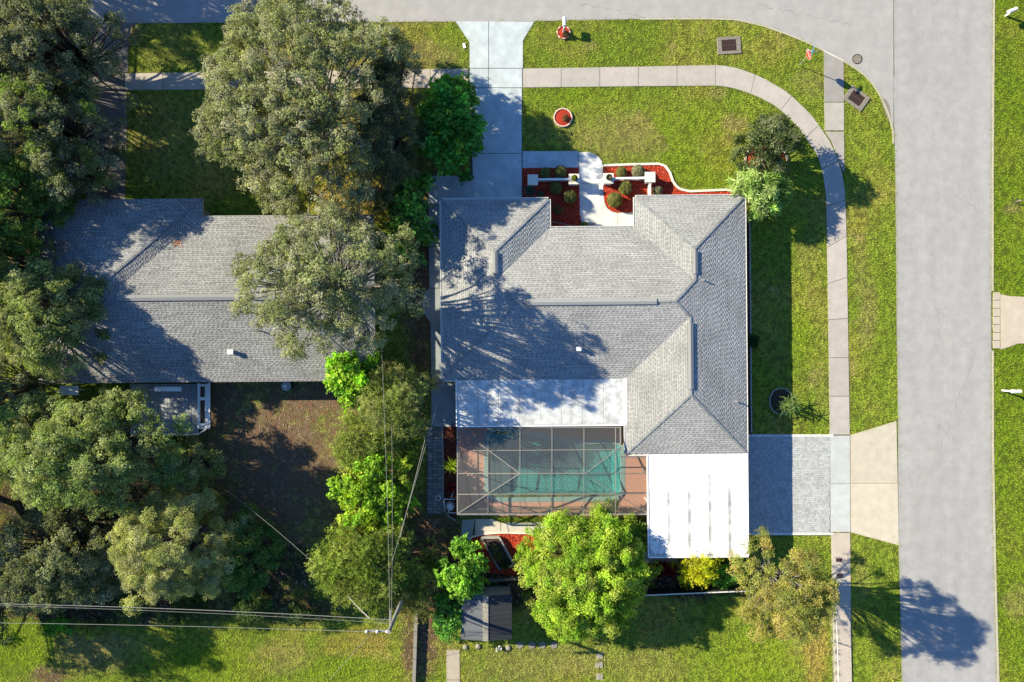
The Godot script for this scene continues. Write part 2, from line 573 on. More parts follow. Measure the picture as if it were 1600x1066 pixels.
func ground() -> void:
	# bare and dry patches
	soil = [
		[975, 215, 80, 38, "tan", 0.6], [870, 205, 60, 28, "tan", 0.35], [1145, 192, 22, 14, "tan", 0.8], [1265, 130, 35, 22, "tan", 0.45], [1120, 145, 16, 10, "tan", 0.6],
		[1300, 610, 30, 40, "tan", 0.3], [1262, 390, 20, 40, "tan", 0.3], [1355, 490, 16, 60, "tan", 0.6], [1345, 430, 14, 60, "tan", 0.4], [1275, 590, 14, 20, "tan", 0.6], [1215, 545, 20, 40, "tan", 0.25],
		[1070, 200, 70, 45, "lime", 0.45], [1100, 260, 70, 40, "lime", 0.5], [900, 150, 60, 16, "lime", 0.5], [1250, 500, 20, 60, "lime", 0.5],
		[430, 730, 130, 160, "dirt", 1.0], [560, 690, 60, 110, "dirt", 0.95], [500, 620, 80, 40, "dirt", 1.0], [345, 640, 60, 60, "dirt", 0.9],
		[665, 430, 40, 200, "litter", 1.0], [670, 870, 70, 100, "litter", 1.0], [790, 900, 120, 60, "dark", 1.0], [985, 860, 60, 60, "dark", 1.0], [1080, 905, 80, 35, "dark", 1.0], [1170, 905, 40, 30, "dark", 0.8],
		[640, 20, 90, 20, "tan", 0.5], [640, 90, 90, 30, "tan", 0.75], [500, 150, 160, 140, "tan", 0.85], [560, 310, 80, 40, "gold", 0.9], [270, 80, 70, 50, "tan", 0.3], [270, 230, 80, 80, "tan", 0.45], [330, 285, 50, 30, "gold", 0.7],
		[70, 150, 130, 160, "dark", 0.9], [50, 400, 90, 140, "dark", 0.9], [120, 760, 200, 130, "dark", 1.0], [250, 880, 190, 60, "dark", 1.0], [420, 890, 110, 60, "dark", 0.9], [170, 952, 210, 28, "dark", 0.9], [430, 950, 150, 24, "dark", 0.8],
		[150, 1015, 75, 35, "tan", 0.85], [75, 1055, 30, 18, "litter", 0.8], [430, 1030, 70, 25, "tan", 0.4], [560, 1005, 60, 26, "gold", 0.55], [662, 1000, 26, 60, "litter", 0.9], [640, 1010, 14, 70, "litter", 0.8],
		[20, 1010, 70, 50, "lime", 0.8], [330, 1040, 90, 40, "lime", 0.8], [560, 1050, 90, 25, "lime", 0.7], [810, 1040, 80, 40, "tan", 0.5], [900, 1030, 70, 30, "tan", 0.55], [1000, 1040, 70, 30, "tan", 0.4], [1180, 1030, 70, 45, "lime", 0.8], [1275, 1010, 22, 80, "gold", 0.75],
		[1345, 900, 14, 40, "tan", 0.35], [1500, 900, 10, 50, "tan", 0.3], [1590, 940, 25, 30, "tan", 0.5], [1580, 326, 14, 10, "tan", 0.8], [920, 72, 14, 8, "tan", 0.6], [1205, 345, 60, 40, "lime", 0.4], [1185, 890, 26, 12, "tan", 0.5],
	]
	var m := MB.new()
	var x0 := -50.0
	var z0 := -36.0
	var nx := 400
	var nz := 288
	var cell := 0.25
	var cols := []
	var ys := PackedFloat32Array()
	var colarr := PackedColorArray()
	colarr.resize((nx + 1) * (nz + 1))
	ys.resize((nx + 1) * (nz + 1))
	for j in nz + 1:
		for i in nx + 1:
			var x := x0 + i * cell
			var z := z0 + j * cell
			var px := x * PX + 800.0
			var py := z * PX + 533.0
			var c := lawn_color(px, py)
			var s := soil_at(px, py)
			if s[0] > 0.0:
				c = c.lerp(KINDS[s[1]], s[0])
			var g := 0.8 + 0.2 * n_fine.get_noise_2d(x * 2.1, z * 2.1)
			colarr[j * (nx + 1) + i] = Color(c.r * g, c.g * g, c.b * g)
			ys[j * (nx + 1) + i] = 0.012 * n_mid.get_noise_2d(x, z)
	var hole := Rect2(G(764, 679), G(968, 772) - G(764, 679))
	var v := PackedVector3Array()
	var n := PackedVector3Array()
	var cc := PackedColorArray()
	var ix := PackedInt32Array()
	for j in nz + 1:
		for i in nx + 1:
			v.append(Vector3(x0 + i * cell, ys[j * (nx + 1) + i], z0 + j * cell))
			n.append(UP)
	for j in nz:
		for i in nx:
			var cx := x0 + (i + 0.5) * cell
			var cz := z0 + (j + 0.5) * cell
			if hole.has_point(Vector2(cx, cz)):
				continue
			var a := j * (nx + 1) + i
			ix.append_array(PackedInt32Array([a, a + 1, a + nx + 2, a, a + nx + 2, a + nx + 1]))
	cc = colarr
	# the land beyond
	var far := 420.0
	var x1 := x0 + nx * cell
	var z1 := z0 + nz * cell
	var q := [Vector3(-far, 0, -far), Vector3(far, 0, -far), Vector3(far, 0, far), Vector3(-far, 0, far)]
	var p := [Vector3(x0, 0, z0), Vector3(x1, 0, z0), Vector3(x1, 0, z1), Vector3(x0, 0, z1)]
	for k in 4:
		var b := v.size()
		for w in [q[k], q[(k + 1) % 4], p[(k + 1) % 4], p[k]]:
			v.append(w)
			n.append(UP)
			cc.append(Color(0.13, 0.18, 0.025))
		ix.append_array(PackedInt32Array([b, b + 1, b + 2, b, b + 2, b + 3]))
	var arr := []
	arr.resize(Mesh.ARRAY_MAX)
	arr[Mesh.ARRAY_VERTEX] = v
	arr[Mesh.ARRAY_NORMAL] = n
	arr[Mesh.ARRAY_COLOR] = cc
	arr[Mesh.ARRAY_INDEX] = ix
	var am := ArrayMesh.new()
	am.add_surface_from_arrays(Mesh.PRIMITIVE_TRIANGLES, arr)
	var o := put("ground", am, M.ground)
	o.set_meta("kind", "structure")

func lawn() -> void:
	var tuft := MB.new()
	var r := RandomNumberGenerator.new()
	r.seed = 40
	for i in 9:
		var a := r.randf() * TAU
		var at := Vector3(r.randfn(0, 0.07), 0, r.randfn(0, 0.07))
		var d := Vector3(cos(a), 0, sin(a))
		var s := Vector3(-d.z, 0, d.x)
		var g := r.randf_range(0.82, 1.2)
		tuft.col = Color(g, g, g)
		var l := r.randf_range(0.07, 0.15)
		tuft.tri(at - s * 0.017, at + s * 0.017, at + d * l + UP * r.randf_range(0.03, 0.075))
	var mesh := tuft.done()
	var dead := MB.new()
	for i in 4:
		var a := r.randf() * TAU
		var at := Vector3(r.randfn(0, 0.1), 0.015, r.randfn(0, 0.1))
		var d := Vector3(cos(a), r.randf_range(-0.1, 0.3), sin(a)).normalized()
		leaf(dead, at, d, UP, r.randf_range(0.07, 0.13), r.randf_range(0.035, 0.06))
	var litter_mesh := dead.done()
	var boxes := []
	for pg in paved:
		var b := Rect2(pg[0], Vector2.ZERO)
		for q in pg:
			b = b.expand(q)
		boxes.append(b)
	var xf := []
	var tint := []
	var lx := []
	var lt := []
	r.seed = 41
	for i in 150000:
		var x := r.randf_range(-40.0, 1640.0)
		var y := r.randf_range(-40.0, 1106.0)
		var q := Vector2(x, y)
		var hit := false
		for k in paved.size():
			if boxes[k].has_point(q) and Geometry2D.is_point_in_polygon(q, paved[k]):
				hit = true
				break
		if hit:
			continue
		var s := soil_at(x, y)
		var bare: float = s[0] if s[1] in ["dirt", "dark", "litter"] else 0.0
		var c := lawn_color(x, y)
		var at := Vector3((x - 800) / PX, 0.0, (y - 533) / PX)
		var sc := r.randf_range(0.7, 1.35)
		if bare > r.randf_range(0.35, 0.75):
			if r.randf() < 0.4:
				lx.append(Transform3D(Basis(UP, r.randf() * TAU).scaled(Vector3.ONE * sc), at))
				var base: Color = [Color(0.25, 0.15, 0.09), Color(0.33, 0.24, 0.17), Color(0.15, 0.08, 0.05), Color(0.3, 0.13, 0.07)][r.randi() % 4]
				lt.append(base)
			continue
		if s[0] > 0.0:
			c = c.lerp(KINDS[s[1]], s[0] * 0.85)
		var g := r.randf_range(0.88, 1.3)
		xf.append(Transform3D(Basis(UP, r.randf() * TAU).scaled(Vector3.ONE * sc), at))
		tint.append(Color(c.r * g, c.g * g, c.b * g))
	for k in paved.size():
		var pg: PackedVector2Array = paved[k]
		for e in pg.size():
			var a := pg[e]
			var b := pg[(e + 1) % pg.size()]
			var n := int(a.distance_to(b) / 2.6)
			var out := (b - a).normalized().orthogonal()
			if Geometry2D.is_point_in_polygon((a + b) * 0.5 + out * 0.6, pg):
				out = -out
			for i in n:
				if r.randf() < 0.45:
					continue
				var q := a.lerp(b, (i + r.randf()) / n) + out * r.randf_range(-0.5, 1.2)
				if q.x < -40 or q.x > 1640 or q.y < -40 or q.y > 1106:
					continue
				var probe := q + out * 2.5
				var hit := false
				for l in paved.size():
					if l != k and boxes[l].has_point(probe) and Geometry2D.is_point_in_polygon(probe, paved[l]):
						hit = true
						break
				if hit:
					continue
				var s := soil_at(q.x, q.y)
				if s[0] > 0.5 and s[1] in ["dirt", "dark", "litter"]:
					continue
				var c := lawn_color(q.x, q.y).lerp(Color(0.24, 0.22, 0.06), r.randf() * 0.6)
				xf.append(Transform3D(Basis(UP, r.randf() * TAU).scaled(Vector3(0.8, 1.3, 0.8) * r.randf_range(0.6, 1.1)), Vector3((q.x - 800) / PX, 0.01, (q.y - 533) / PX)))
				tint.append(c)
	var o := scatter("lawn_grass", mesh, xf, tint, M.blade, self)
	tag(o, "short green and yellowing lawn grass around the house and along the verges", "grass")
	var o2 := scatter("leaf_litter", litter_mesh, lx, lt, M.litter, self)
	tag(o2, "dry brown fallen leaves on the bare soil under the trees", "leaf litter")

# ------------------------------------------------------------------ roads and paths
func strip(parent: Node, called: String, pairs: Array, step: float, y0: float, y1: float, m: Material, base: Color, gap := 0.7) -> void:
	var len := [0.0]
	for i in range(1, pairs.size()):
		var a := Vector2(pairs[i - 1][0] + pairs[i - 1][2], pairs[i - 1][1] + pairs[i - 1][3]) * 0.5
		var b := Vector2(pairs[i][0] + pairs[i][2], pairs[i][1] + pairs[i][3]) * 0.5
		len.append(len[-1] + a.distance_to(b))
	var total: float = len[-1]
	var count := maxi(1, roundi(total / step))
	for k in count:
		var s0 := total * k / count + gap * 0.5
		var s1 := total * (k + 1) / count - gap * 0.5
		var left := []
		var right := []
		for j in 5:
			var s := lerpf(s0, s1, j / 4.0)
			var i := 1
			while i < len.size() - 1 and len[i] < s:
				i += 1
			var f: float = clampf((s - len[i - 1]) / (len[i] - len[i - 1]), 0.0, 1.0)
			left.append([lerpf(pairs[i - 1][0], pairs[i][0], f), lerpf(pairs[i - 1][1], pairs[i][1], f)])
			right.push_front([lerpf(pairs[i - 1][2], pairs[i][2], f), lerpf(pairs[i - 1][3], pairs[i][3], f)])
		var ring := left + right
		pave(ring)
		var mb := MB.new()
		var g := rng.randf_range(0.93, 1.05)
		mb.col = Color(base.r * g, base.g * g, base.b * g)
		mb.prism(poly(ring), y0, y1 + rng.randf_range(-0.003, 0.003))
		obj(called, mb, m, parent)

func slab(parent: Node, called: String, pts: Array, y0: float, y1: float, m: Material, base: Color) -> MeshInstance3D:
	pave(pts)
	var mb := MB.new()
	var g := rng.randf_range(0.95, 1.04)
	mb.col = Color(base.r * g, base.g * g, base.b * g)
	mb.prism(poly(pts), y0, y1)
	return obj(called, mb, m, parent)

func sheet(called: String, pts: Array, y1: float, m: Material, base := Color.WHITE) -> MeshInstance3D:
	pave(pts)
	var mb := MB.new()
	mb.col = base
	mb.prism(poly(pts), -0.05, y1)
	var o := obj(called, mb, m)
	o.set_meta("kind", "structure")
	return o

func roads_and_paths() -> void:
	var corner := [[1000, 30], [1110, 29.5], [1150, 31], [1190, 40], [1225, 52], [1260, 66], [1287, 79.5], [1317, 95], [1335, 106], [1350, 117], [1364, 132], [1376, 151], [1388, 178], [1395, 203], [1395.8, 225]]
	var side := [[-900, -240]]
	side = [[-900, 37], [200, 36.5], [480, 35], [720, 34], [840, 33]] + corner
	# side street and corner, then the main street
	var west := side + [[1396.2, 225], [1395.6, -170], [-900, -170]]
	sheet("road", west, 0.02, M.asphalt, Color(0.385, 0.372, 0.366))
	var east := [[1396.3, -1400], [1396.3, 150], [1398.6, 262], [1400, 400], [1401, 520], [1403, 660], [1404, 850], [1406, 930], [1409, 1066], [1424, 2200], [1572, 2200], [1558, 1066], [1554, 930], [1552.5, 870], [1549.5, 700], [1548.8, 460], [1549, 265], [1551, 0], [1551, -1400]]
	pave(east)
	var rm := MB.new()
	var le := [[-1400, 1396.3], [150, 1396.3], [262, 1398.6], [400, 1400], [520, 1401], [660, 1403], [850, 1404], [930, 1406], [1066, 1409], [2200, 1424]]
	var re := [[-1400, 1551], [0, 1551], [265, 1549], [460, 1548.8], [700, 1549.5], [870, 1552.5], [930, 1554], [1066, 1558], [2200, 1572]]
	var at := func(tab: Array, y: float) -> float:
		for i in range(1, tab.size()):
			if y <= tab[i][0]:
				return lerpf(tab[i - 1][1], tab[i][1], (y - tab[i - 1][0]) / (tab[i][0] - tab[i - 1][0]))
		return tab[-1][1]
	var tone_of := func(u: float, y: float) -> Color:
		var x := u * 7.7
		var z := y / PX
		var g := 0.385 * (1.0 + 0.05 * n_mid.get_noise_2d(x * 1.2, z * 0.06) + 0.05 * n_big.get_noise_2d(x, z * 0.5) + 0.05 * n_fine.get_noise_2d(x * 0.5, z * 0.5))
		for c in [0.2, 0.42, 0.6, 0.8]:
			g *= 1.0 - 0.035 * exp(-pow((u - c) / 0.05, 2.0))
		var edge := clampf(1.0 - minf(u, 1.0 - u) / 0.045, 0.0, 1.0) * clampf(0.5 + n_fine.get_noise_2d(x, z) * 1.2, 0, 1)
		var spot := clampf(n_fine.get_noise_2d(x * 0.7 + 90.0, z * 0.7) * 5.0 - 2.3, 0.0, 1.0)
		g *= 1.0 - 0.05 * spot
		return Color(g, g * 0.965, g * 0.955).lerp(Color(0.3, 0.265, 0.2), edge * 0.4)
	var zz := -1400.0
	while zz < 2200.0:
		var st := 6.0 if zz > -60.0 and zz < 1120.0 else 60.0
		for i in 26:
			var u0 := i / 26.0
			var u1 := (i + 1) / 26.0
			var p := []
			for q in [[u0, zz + st], [u1, zz + st], [u1, zz], [u0, zz]]:
				p.append(P(lerpf(at.call(le, q[1]), at.call(re, q[1]), q[0]), q[1]) + UP * 0.024)
			rm.col = tone_of.call((u0 + u1) * 0.5, zz + st * 0.5)
			rm.quad(p[0], p[1], p[2], p[3])
		zz += st
	struct("road", rm, M.asphalt)
	var jm := MB.new()
	jm.beam(P(1396.3, -60) + UP * 0.0205, P(1396.8, 120) + UP * 0.0205, 0.05, 0.012)
	struct("road_seam", jm, M.seam)
	# hairline cracks
	var cm := MB.new()
	for c in [[1455, 430, 1475, 560, 1], [1520, 560, 1470, 700, 2], [1180, 6, 1330, 40, 4], [900, 5, 1010, 26, 5], [1490, 300, 1530, 330, 6]]:
		var w0 := Vector2(c[0], c[1])
		var w1 := Vector2(c[2], c[3])
		var prev := w0
		var side_v := (w1 - w0).normalized().orthogonal()
		for i in range(1, 22):
			var q := w0.lerp(w1, i / 21.0) + side_v * 7.0 * n_mid.get_noise_2d(i * 0.9 + c[4] * 13.0, 5.0)
			if rng.randf() > 0.12:
				cm.beam(P(prev.x, prev.y) + UP * 0.021, P(q.x, q.y) + UP * 0.021, rng.randf_range(0.008, 0.018), 0.01)
			prev = q
	struct("road_crack", cm, M.seam)
	# worn concrete edge strips
	var em := MB.new()
	em.col = Color(0.43, 0.39, 0.3)
	var edge := [[1551, -200], [1551, 0], [1549, 265], [1548.8, 455]]
	for i in edge.size() - 1:
		em.beam(P(edge[i][0] + 2, edge[i][1]) + UP * 0.015, P(edge[i + 1][0] + 2, edge[i + 1][1]) + UP * 0.015, 0.14, 0.07)
	edge = [[1549.2, 548], [1549.5, 700], [1552.5, 870], [1554, 930], [1558, 1066], [1564, 1500]]
	for i in edge.size() - 1:
		em.beam(P(edge[i][0] + 2, edge[i][1]) + UP * 0.015, P(edge[i + 1][0] + 2, edge[i + 1][1]) + UP * 0.015, 0.14, 0.07)
	for i in corner.size() - 1:
		em.beam(P(corner[i][0], corner[i][1]) + UP * 0.012, P(corner[i + 1][0], corner[i + 1][1]) + UP * 0.012, 0.12, 0.07)
	struct("kerb", em, M.concrete)
	# pavement round the corner
	var sw := setting("sidewalk")
	var tone := Color(0.41, 0.37, 0.34)
	var pairs := [[816.5, 107.5, 816.5, 137], [1000, 104.5, 1000, 135], [1120, 102, 1120, 134], [1138, 104, 1136, 136], [1155, 107.5, 1150, 139], [1190, 121, 1182, 150], [1230, 144, 1214, 167], [1267, 179, 1247, 198], [1297, 222, 1277, 242], [1314, 262, 1286, 272], [1320, 300, 1290.5, 306], [1322, 350, 1292, 370], [1325, 520, 1294.5, 520], [1327.5, 679.5, 1296.5, 679.5]]
	strip(sw, "slab", pairs, 62, -0.05, 0.05, M.concrete, tone)
	strip(sw, "slab", [[1328, 832.5, 1298.5, 832.5], [1331, 1075, 1303.5, 1075], [1336, 1300, 1309, 1300]], 61, -0.05, 0.05, M.concrete, Color(0.48, 0.41, 0.345))
	strip(sw, "slab", [[1327.5, 680.5, 1297, 680.5], [1328.3, 831.5, 1298, 831.5]], 75, -0.05, 0.055, M.concrete, Color(0.47, 0.48, 0.48))
	strip(sw, "slab", [[195, 115, 195, 141], [732, 107.5, 732, 137]], 60, -0.05, 0.05, M.concrete, Color(0.42, 0.37, 0.32))
	var ramp := setting("path")
	slab(ramp, "slab", [[1287, 81], [1318, 96], [1318.5, 159.5], [1288, 159.5]], -0.05, 0.045, M.concrete, Color(0.29, 0.275, 0.26))
	slab(ramp, "slab", [[1288, 160.5], [1318.5, 160.5], [1318.5, 204], [1288.5, 204]], -0.05, 0.045, M.concrete, Color(0.39, 0.36, 0.33))
	slab(ramp, "slab", [[1289, 206], [1318.5, 206], [1319.5, 268], [1317.5, 268], [1310, 249], [1299.5, 222]], -0.05, 0.04, M.concrete, Color(0.35, 0.32, 0.29))
	slab(ramp, "edging", [[1287, 79], [1318, 94.5], [1318, 96.2], [1287, 80.8]], -0.05, 0.06, M.concrete, Color(0.6, 0.57, 0.52))
	# pale painted front drive
	var dw := setting("driveway")
	var pale := Color(0.47, 0.515, 0.54)
	sheet("driveway_bed", [[713, 35], [834, 35], [817, 64], [816, 306], [671, 306], [671, 278], [735, 272], [733.5, 66]], 0.02, M.joint)
	slab(dw, "slab", [[712, 34], [763, 34], [763, 106.6], [734, 106.6], [733.5, 66]], -0.05, 0.05, M.paint_concrete, pale)
	slab(dw, "slab", [[763.8, 34], [835, 34], [817, 64], [817, 106.6], [763.8, 106.6]], -0.05, 0.05, M.paint_concrete, pale)
	slab(dw, "slab", [[734, 107.6], [763, 107.6], [763, 137], [734, 137]], -0.05, 0.05, M.paint_concrete, pale)
	slab(dw, "slab", [[763.8, 107.6], [815.6, 107.6], [815.6, 137], [763.8, 137]], -0.05, 0.05, M.paint_concrete, pale)
	slab(dw, "slab", [[735, 138], [815.4, 138], [815.2, 239.5], [738, 239.5]], -0.05, 0.05, M.paint_concrete, pale * 0.97)
	slab(dw, "slab", [[738, 240.4], [815.2, 240.4], [815.2, 320], [740, 320]], -0.05, 0.05, M.paint_concrete, pale * 0.95)
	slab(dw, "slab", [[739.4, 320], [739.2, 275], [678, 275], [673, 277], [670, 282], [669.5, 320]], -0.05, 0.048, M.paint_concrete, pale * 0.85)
	var sp := setting("side_path")
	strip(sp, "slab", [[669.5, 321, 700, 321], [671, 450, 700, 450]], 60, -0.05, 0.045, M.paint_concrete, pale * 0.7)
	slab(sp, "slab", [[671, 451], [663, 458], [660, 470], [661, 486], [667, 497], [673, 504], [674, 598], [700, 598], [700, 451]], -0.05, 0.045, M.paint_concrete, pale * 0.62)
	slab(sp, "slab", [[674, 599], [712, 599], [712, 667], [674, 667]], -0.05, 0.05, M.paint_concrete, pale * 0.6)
	# front walk
	var fw := setting("front_walk")
	var wt := Color(0.6, 0.61, 0.61)
	slab(fw, "slab", [[816.6, 236.5], [903, 236.5], [903.5, 262], [816.6, 263]], -0.05, 0.055, M.paint_concrete, pale)
	slab(fw, "slab", [[904, 238], [918, 238], [927, 240], [935, 245], [940, 252], [942, 260], [942, 287], [905, 287]], -0.05, 0.055, M.paint_concrete, wt)
	var low := [[905, 287.6], [942, 287.6], [943, 308], [945, 319], [949, 326], [956, 331], [963, 332.5], [964, 332.5], [964, 362], [914, 362], [908, 345], [906, 335]]
	slab(fw, "slab", low, -0.05, 0.055, M.paint_concrete, wt)
	slab(fw, "slab", [[964.6, 332.5], [994, 332.5], [994, 362], [964.6, 362]], -0.05, 0.055, M.paint_concrete, wt)
	# paver drive on the right and its street apron
	var pd := setting("paver_driveway")
	pave([[1150, 679], [1297.5, 679], [1298.5, 837], [1150, 837]])
	var bed := MB.new()
	bed.prism(poly([[1155, 680], [1297, 680], [1298, 836], [1155, 836]]), -0.05, 0.02)
	obj("bed", bed, M.drain_concrete, pd)
	var pv := MB.new()
	var row := 0
	var y := 683.0
	while y < 831.0:
		var x := 1156.0 - (row % 2) * 2.6
		while x < 1295.5:
			var w: float = [2.8, 3.8, 3.8, 4.8][rng.randi() % 4]
			w = minf(w, 1297.0 - x)
			var g := rng.randf_range(0.34, 0.47)
			pv.col = Color(g * 0.98, g, g * 1.02)
			var c := P(x + w * 0.5, y + 1.5)
			pv.slab(Vector3(c.x, 0.03 + rng.randf_range(-0.003, 0.003), c.z), Vector3(w / PX - 0.012, 0.06, 2.85 / PX), 0.01)
			x += w
		y += 3.0
		row += 1
	obj("pavers", pv, M.concrete, pd, true)
	for yy in [680.8, 834.2]:
		var x := 1156.0
		while x < 1296.0:
			var bm := MB.new()
			var g := rng.randf_range(0.55, 0.66)
			bm.col = Color(g, g * 0.98, g * 0.96)
			var c := P(x + 4.2, yy)
			bm.slab(Vector3(c.x, 0.035, c.z), Vector3(0.41, 0.07, 0.19), 0.012)
			obj("edge_paver", bm, M.concrete, pd)
			x += 8.6
	var ap := setting("driveway_apron")
	slab(ap, "slab", [[1328.8, 680], [1400.5, 658], [1402.5, 755], [1328.8, 755]], -0.05, 0.04, M.concrete, Color(0.48, 0.43, 0.345))
	slab(ap, "slab", [[1329, 755.6], [1402.5, 755.6], [1404, 852], [1329.3, 832]], -0.05, 0.04, M.concrete, Color(0.5, 0.445, 0.355))
	# drive across the street
	var fd := setting("far_driveway")
	slab(fd, "slab", [[1563, 460], [1578, 463], [1640, 466], [1640, 536], [1590, 537], [1577, 542], [1563.5, 546]], -0.05, 0.05, M.concrete, Color(0.46, 0.39, 0.32))
	for k in 7:
		var y0 := 457.0 + k * 12.6
		var j := rng.randf_range(-0.8, 0.8)
		slab(fd, "kerb_piece", [[1551.5 + j, y0], [1562, y0], [1562, y0 + 11.8], [1551.5 - j * 0.5, y0 + 11.8]], -0.05, 0.055 + rng.randf_range(-0.01, 0.01), M.concrete, Color(0.45, 0.39, 0.32))
	# neighbour's drive
	var nd := setting("driveway")
	var grey := Color(0.17, 0.155, 0.145)
	slab(nd, "slab", [[118, 36], [215, 36], [201, 58], [200, 113], [134, 113], [133, 60]], -0.05, 0.045, M.concrete, grey * 1.2)
	slab(nd, "slab", [[134, 114], [194, 114], [194, 142], [134, 142]], -0.05, 0.045, M.concrete, grey)
	slab(nd, "slab", [[134, 143], [198, 143], [198, 240], [134, 240]], -0.05, 0.045, M.concrete, grey)
	slab(nd, "slab", [[134, 241], [196, 241], [196, 330], [134, 330]], -0.05, 0.045, M.concrete, grey * 0.9)
	# concrete strip in the back lawn
	var bs := setting("path")
	slab(bs, "slab", [[697.5, 1015], [718, 1015], [718.5, 1062], [697.5, 1062]], -0.05, 0.04, M.concrete, Color(0.4, 0.34, 0.27))
	slab(bs, "slab", [[697.5, 1063], [718.5, 1063], [719, 1120], [697.5, 1120]], -0.05, 0.04, M.concrete, Color(0.4, 0.34, 0.27))

# ------------------------------------------------------------------ roofs
func shingles(m: MB, pts: Array, tones: Array, course := 0.165, wide := 0.15) -> void:
	var o: Vector3 = pts[0]
	var nn := Vector3.ZERO
	for i in range(1, pts.size() - 1):
		nn += (pts[i] - o).cross(pts[i + 1] - o)
	nn = nn.normalized()
	if nn.y < 0:
		nn = -nn
	var down := (Vector3.DOWN - nn * Vector3.DOWN.dot(nn)).normalized()
	var u := down.cross(nn).normalized()
	var pg := PackedVector2Array()
	var lo := Vector2(1e9, 1e9)
	var hi := Vector2(-1e9, -1e9)
	for p in pts:
		var q := Vector2((p - o).dot(u), -(p - o).dot(down))
		pg.append(q)
		lo = lo.min(q)
		hi = hi.max(q)
	var rows := int(ceil((hi.y - lo.y) / course))
	for r in rows * 2:
		var dash := r % 2 == 0
		var hgt := course * 0.5
		var b0 := lo.y + r * hgt
		var a := lo.x - rng.randf() * wide * 2.0
		var tooth := 0
		while a < hi.x:
			tooth += 1
			var proud: bool = not dash or tooth % 2 == 0
			var w := rng.randf_range(0.5, 0.9) if not dash else (0.13 if proud else 0.21) * rng.randf_range(0.75, 1.3)
			var rect := PackedVector2Array([Vector2(a, b0), Vector2(a + w, b0), Vector2(a + w, b0 + hgt), Vector2(a, b0 + hgt)])
			var g: float = tones[rng.randi() % tones.size()] * rng.randf_range(0.95, 1.05) * (1.05 if proud else 0.68)  # recesses between teeth coloured darker to stand for small shadows
			var t0 := 0.026 if proud else 0.008
			var t1 := 0.015 if proud else 0.004
			if not dash:
				t0 = 0.015
				t1 = 0.003
			a += w
			var inside := true
			for q in rect:
				inside = inside and Geometry2D.is_point_in_polygon(q, pg)
			for piece in ([rect] if inside else Geometry2D.intersect_polygons(rect, pg)):
				if piece.size() < 3:
					continue
				var mid_p: Vector3 = o + u * piece[0].x - down * piece[0].y
				var age := 1.0 + 0.16 * n_big.get_noise_2d(mid_p.x * 1.6, mid_p.z * 1.6) + 0.08 * n_mid.get_noise_2d(mid_p.x, mid_p.z)
				var top := []
				var foot := []
				for q in piece:
					var f := clampf((q.y - b0) / hgt, 0.0, 1.0)
					var at: Vector3 = o + u * q.x - down * q.y
					top.append(at + nn * lerpf(t0, t1, f))
					foot.append(at)
				m.col = Color(g * 1.01, g, g * 0.985) * age
				var flip: bool = (top[1] - top[0]).cross(top[2] - top[0]).dot(nn) < 0
				for i in range(1, top.size() - 1):
					if flip:
						m.tri(top[0], top[i + 1], top[i])
					else:
						m.tri(top[0], top[i], top[i + 1])
				m.col = Color(g * 0.4, g * 0.4, g * 0.4)
				for i in top.size():
					var j: int = (i + 1) % top.size()
					if proud and dash and (absf(piece[i].y - b0) < 0.002 and absf(piece[j].y - b0) < 0.002):
						m.quad(foot[i], foot[j], top[j], top[i])

func roof_part(t: Node3D, called: String, pts: Array, tones: Array) -> void:
	var d := MB.new()
	d.col = Color(0.2, 0.2, 0.2)
	shingles(d, pts, tones)
	var flat := PackedVector2Array()
	for p in pts:
		flat.append(Vector2(p.x, p.z))
	var ix := Geometry2D.triangulate_polygon(flat)
	d.col = Color(0.12, 0.12, 0.125)
	for i in range(0, ix.size(), 3):
		var a: Vector3 = pts[ix[i]] - UP * 0.004
		var b: Vector3 = pts[ix[i + 1]] - UP * 0.004
		var c: Vector3 = pts[ix[i + 2]] - UP * 0.004
		if (b - a).cross(c - a).y > 0:
			d.tri(a, b, c)
		else:
			d.tri(a, c, b)
	obj(called, d, M.shingle, t, true)

func caps(t: Node3D, a: Vector3, b: Vector3, g: float) -> void:
	var m := MB.new()
	var n := int(a.distance_to(b) / 0.22)
	for i in n:
		var k := g * rng.randf_range(0.8, 1.15)
		m.col = Color(k * 0.97, k, k * 1.03)
		var p := a.lerp(b, float(i) / n) + UP * (0.02 + 0.012)
		var q := a.lerp(b, float(i + 1.15) / n) + UP * 0.02
		m.beam(p, q, 0.17, 0.018)
	obj("ridge_cap", m, M.shingle, t, true)

func gutter_run(t: Node3D, a: Vector3, b: Vector3, out: Vector3, m: Material) -> void:
	var g := MB.new()
	var o := out * 0.13
	g.beam(a + o + UP * -0.06, b + o + UP * -0.06, 0.035, 0.13)
	g.beam(a + out * 0.07 + UP * -0.12, b + out * 0.07 + UP * -0.12, 0.1, 0.012)
	var n := int(a.distance_to(b) / 1.0)
	for i in n:
		var p := a.lerp(b, (i + 0.5) / n)
		g.beam(p + UP * -0.008, p + out * 0.12 + UP * -0.008, 0.035, 0.012)
	obj("gutter", g, m, t)
	var d := MB.new()
	d.beam(a + out * 0.01 + UP * -0.1, b + out * 0.01 + UP * -0.1, 0.02, 0.18)
	obj("fascia", d, M.white, t)

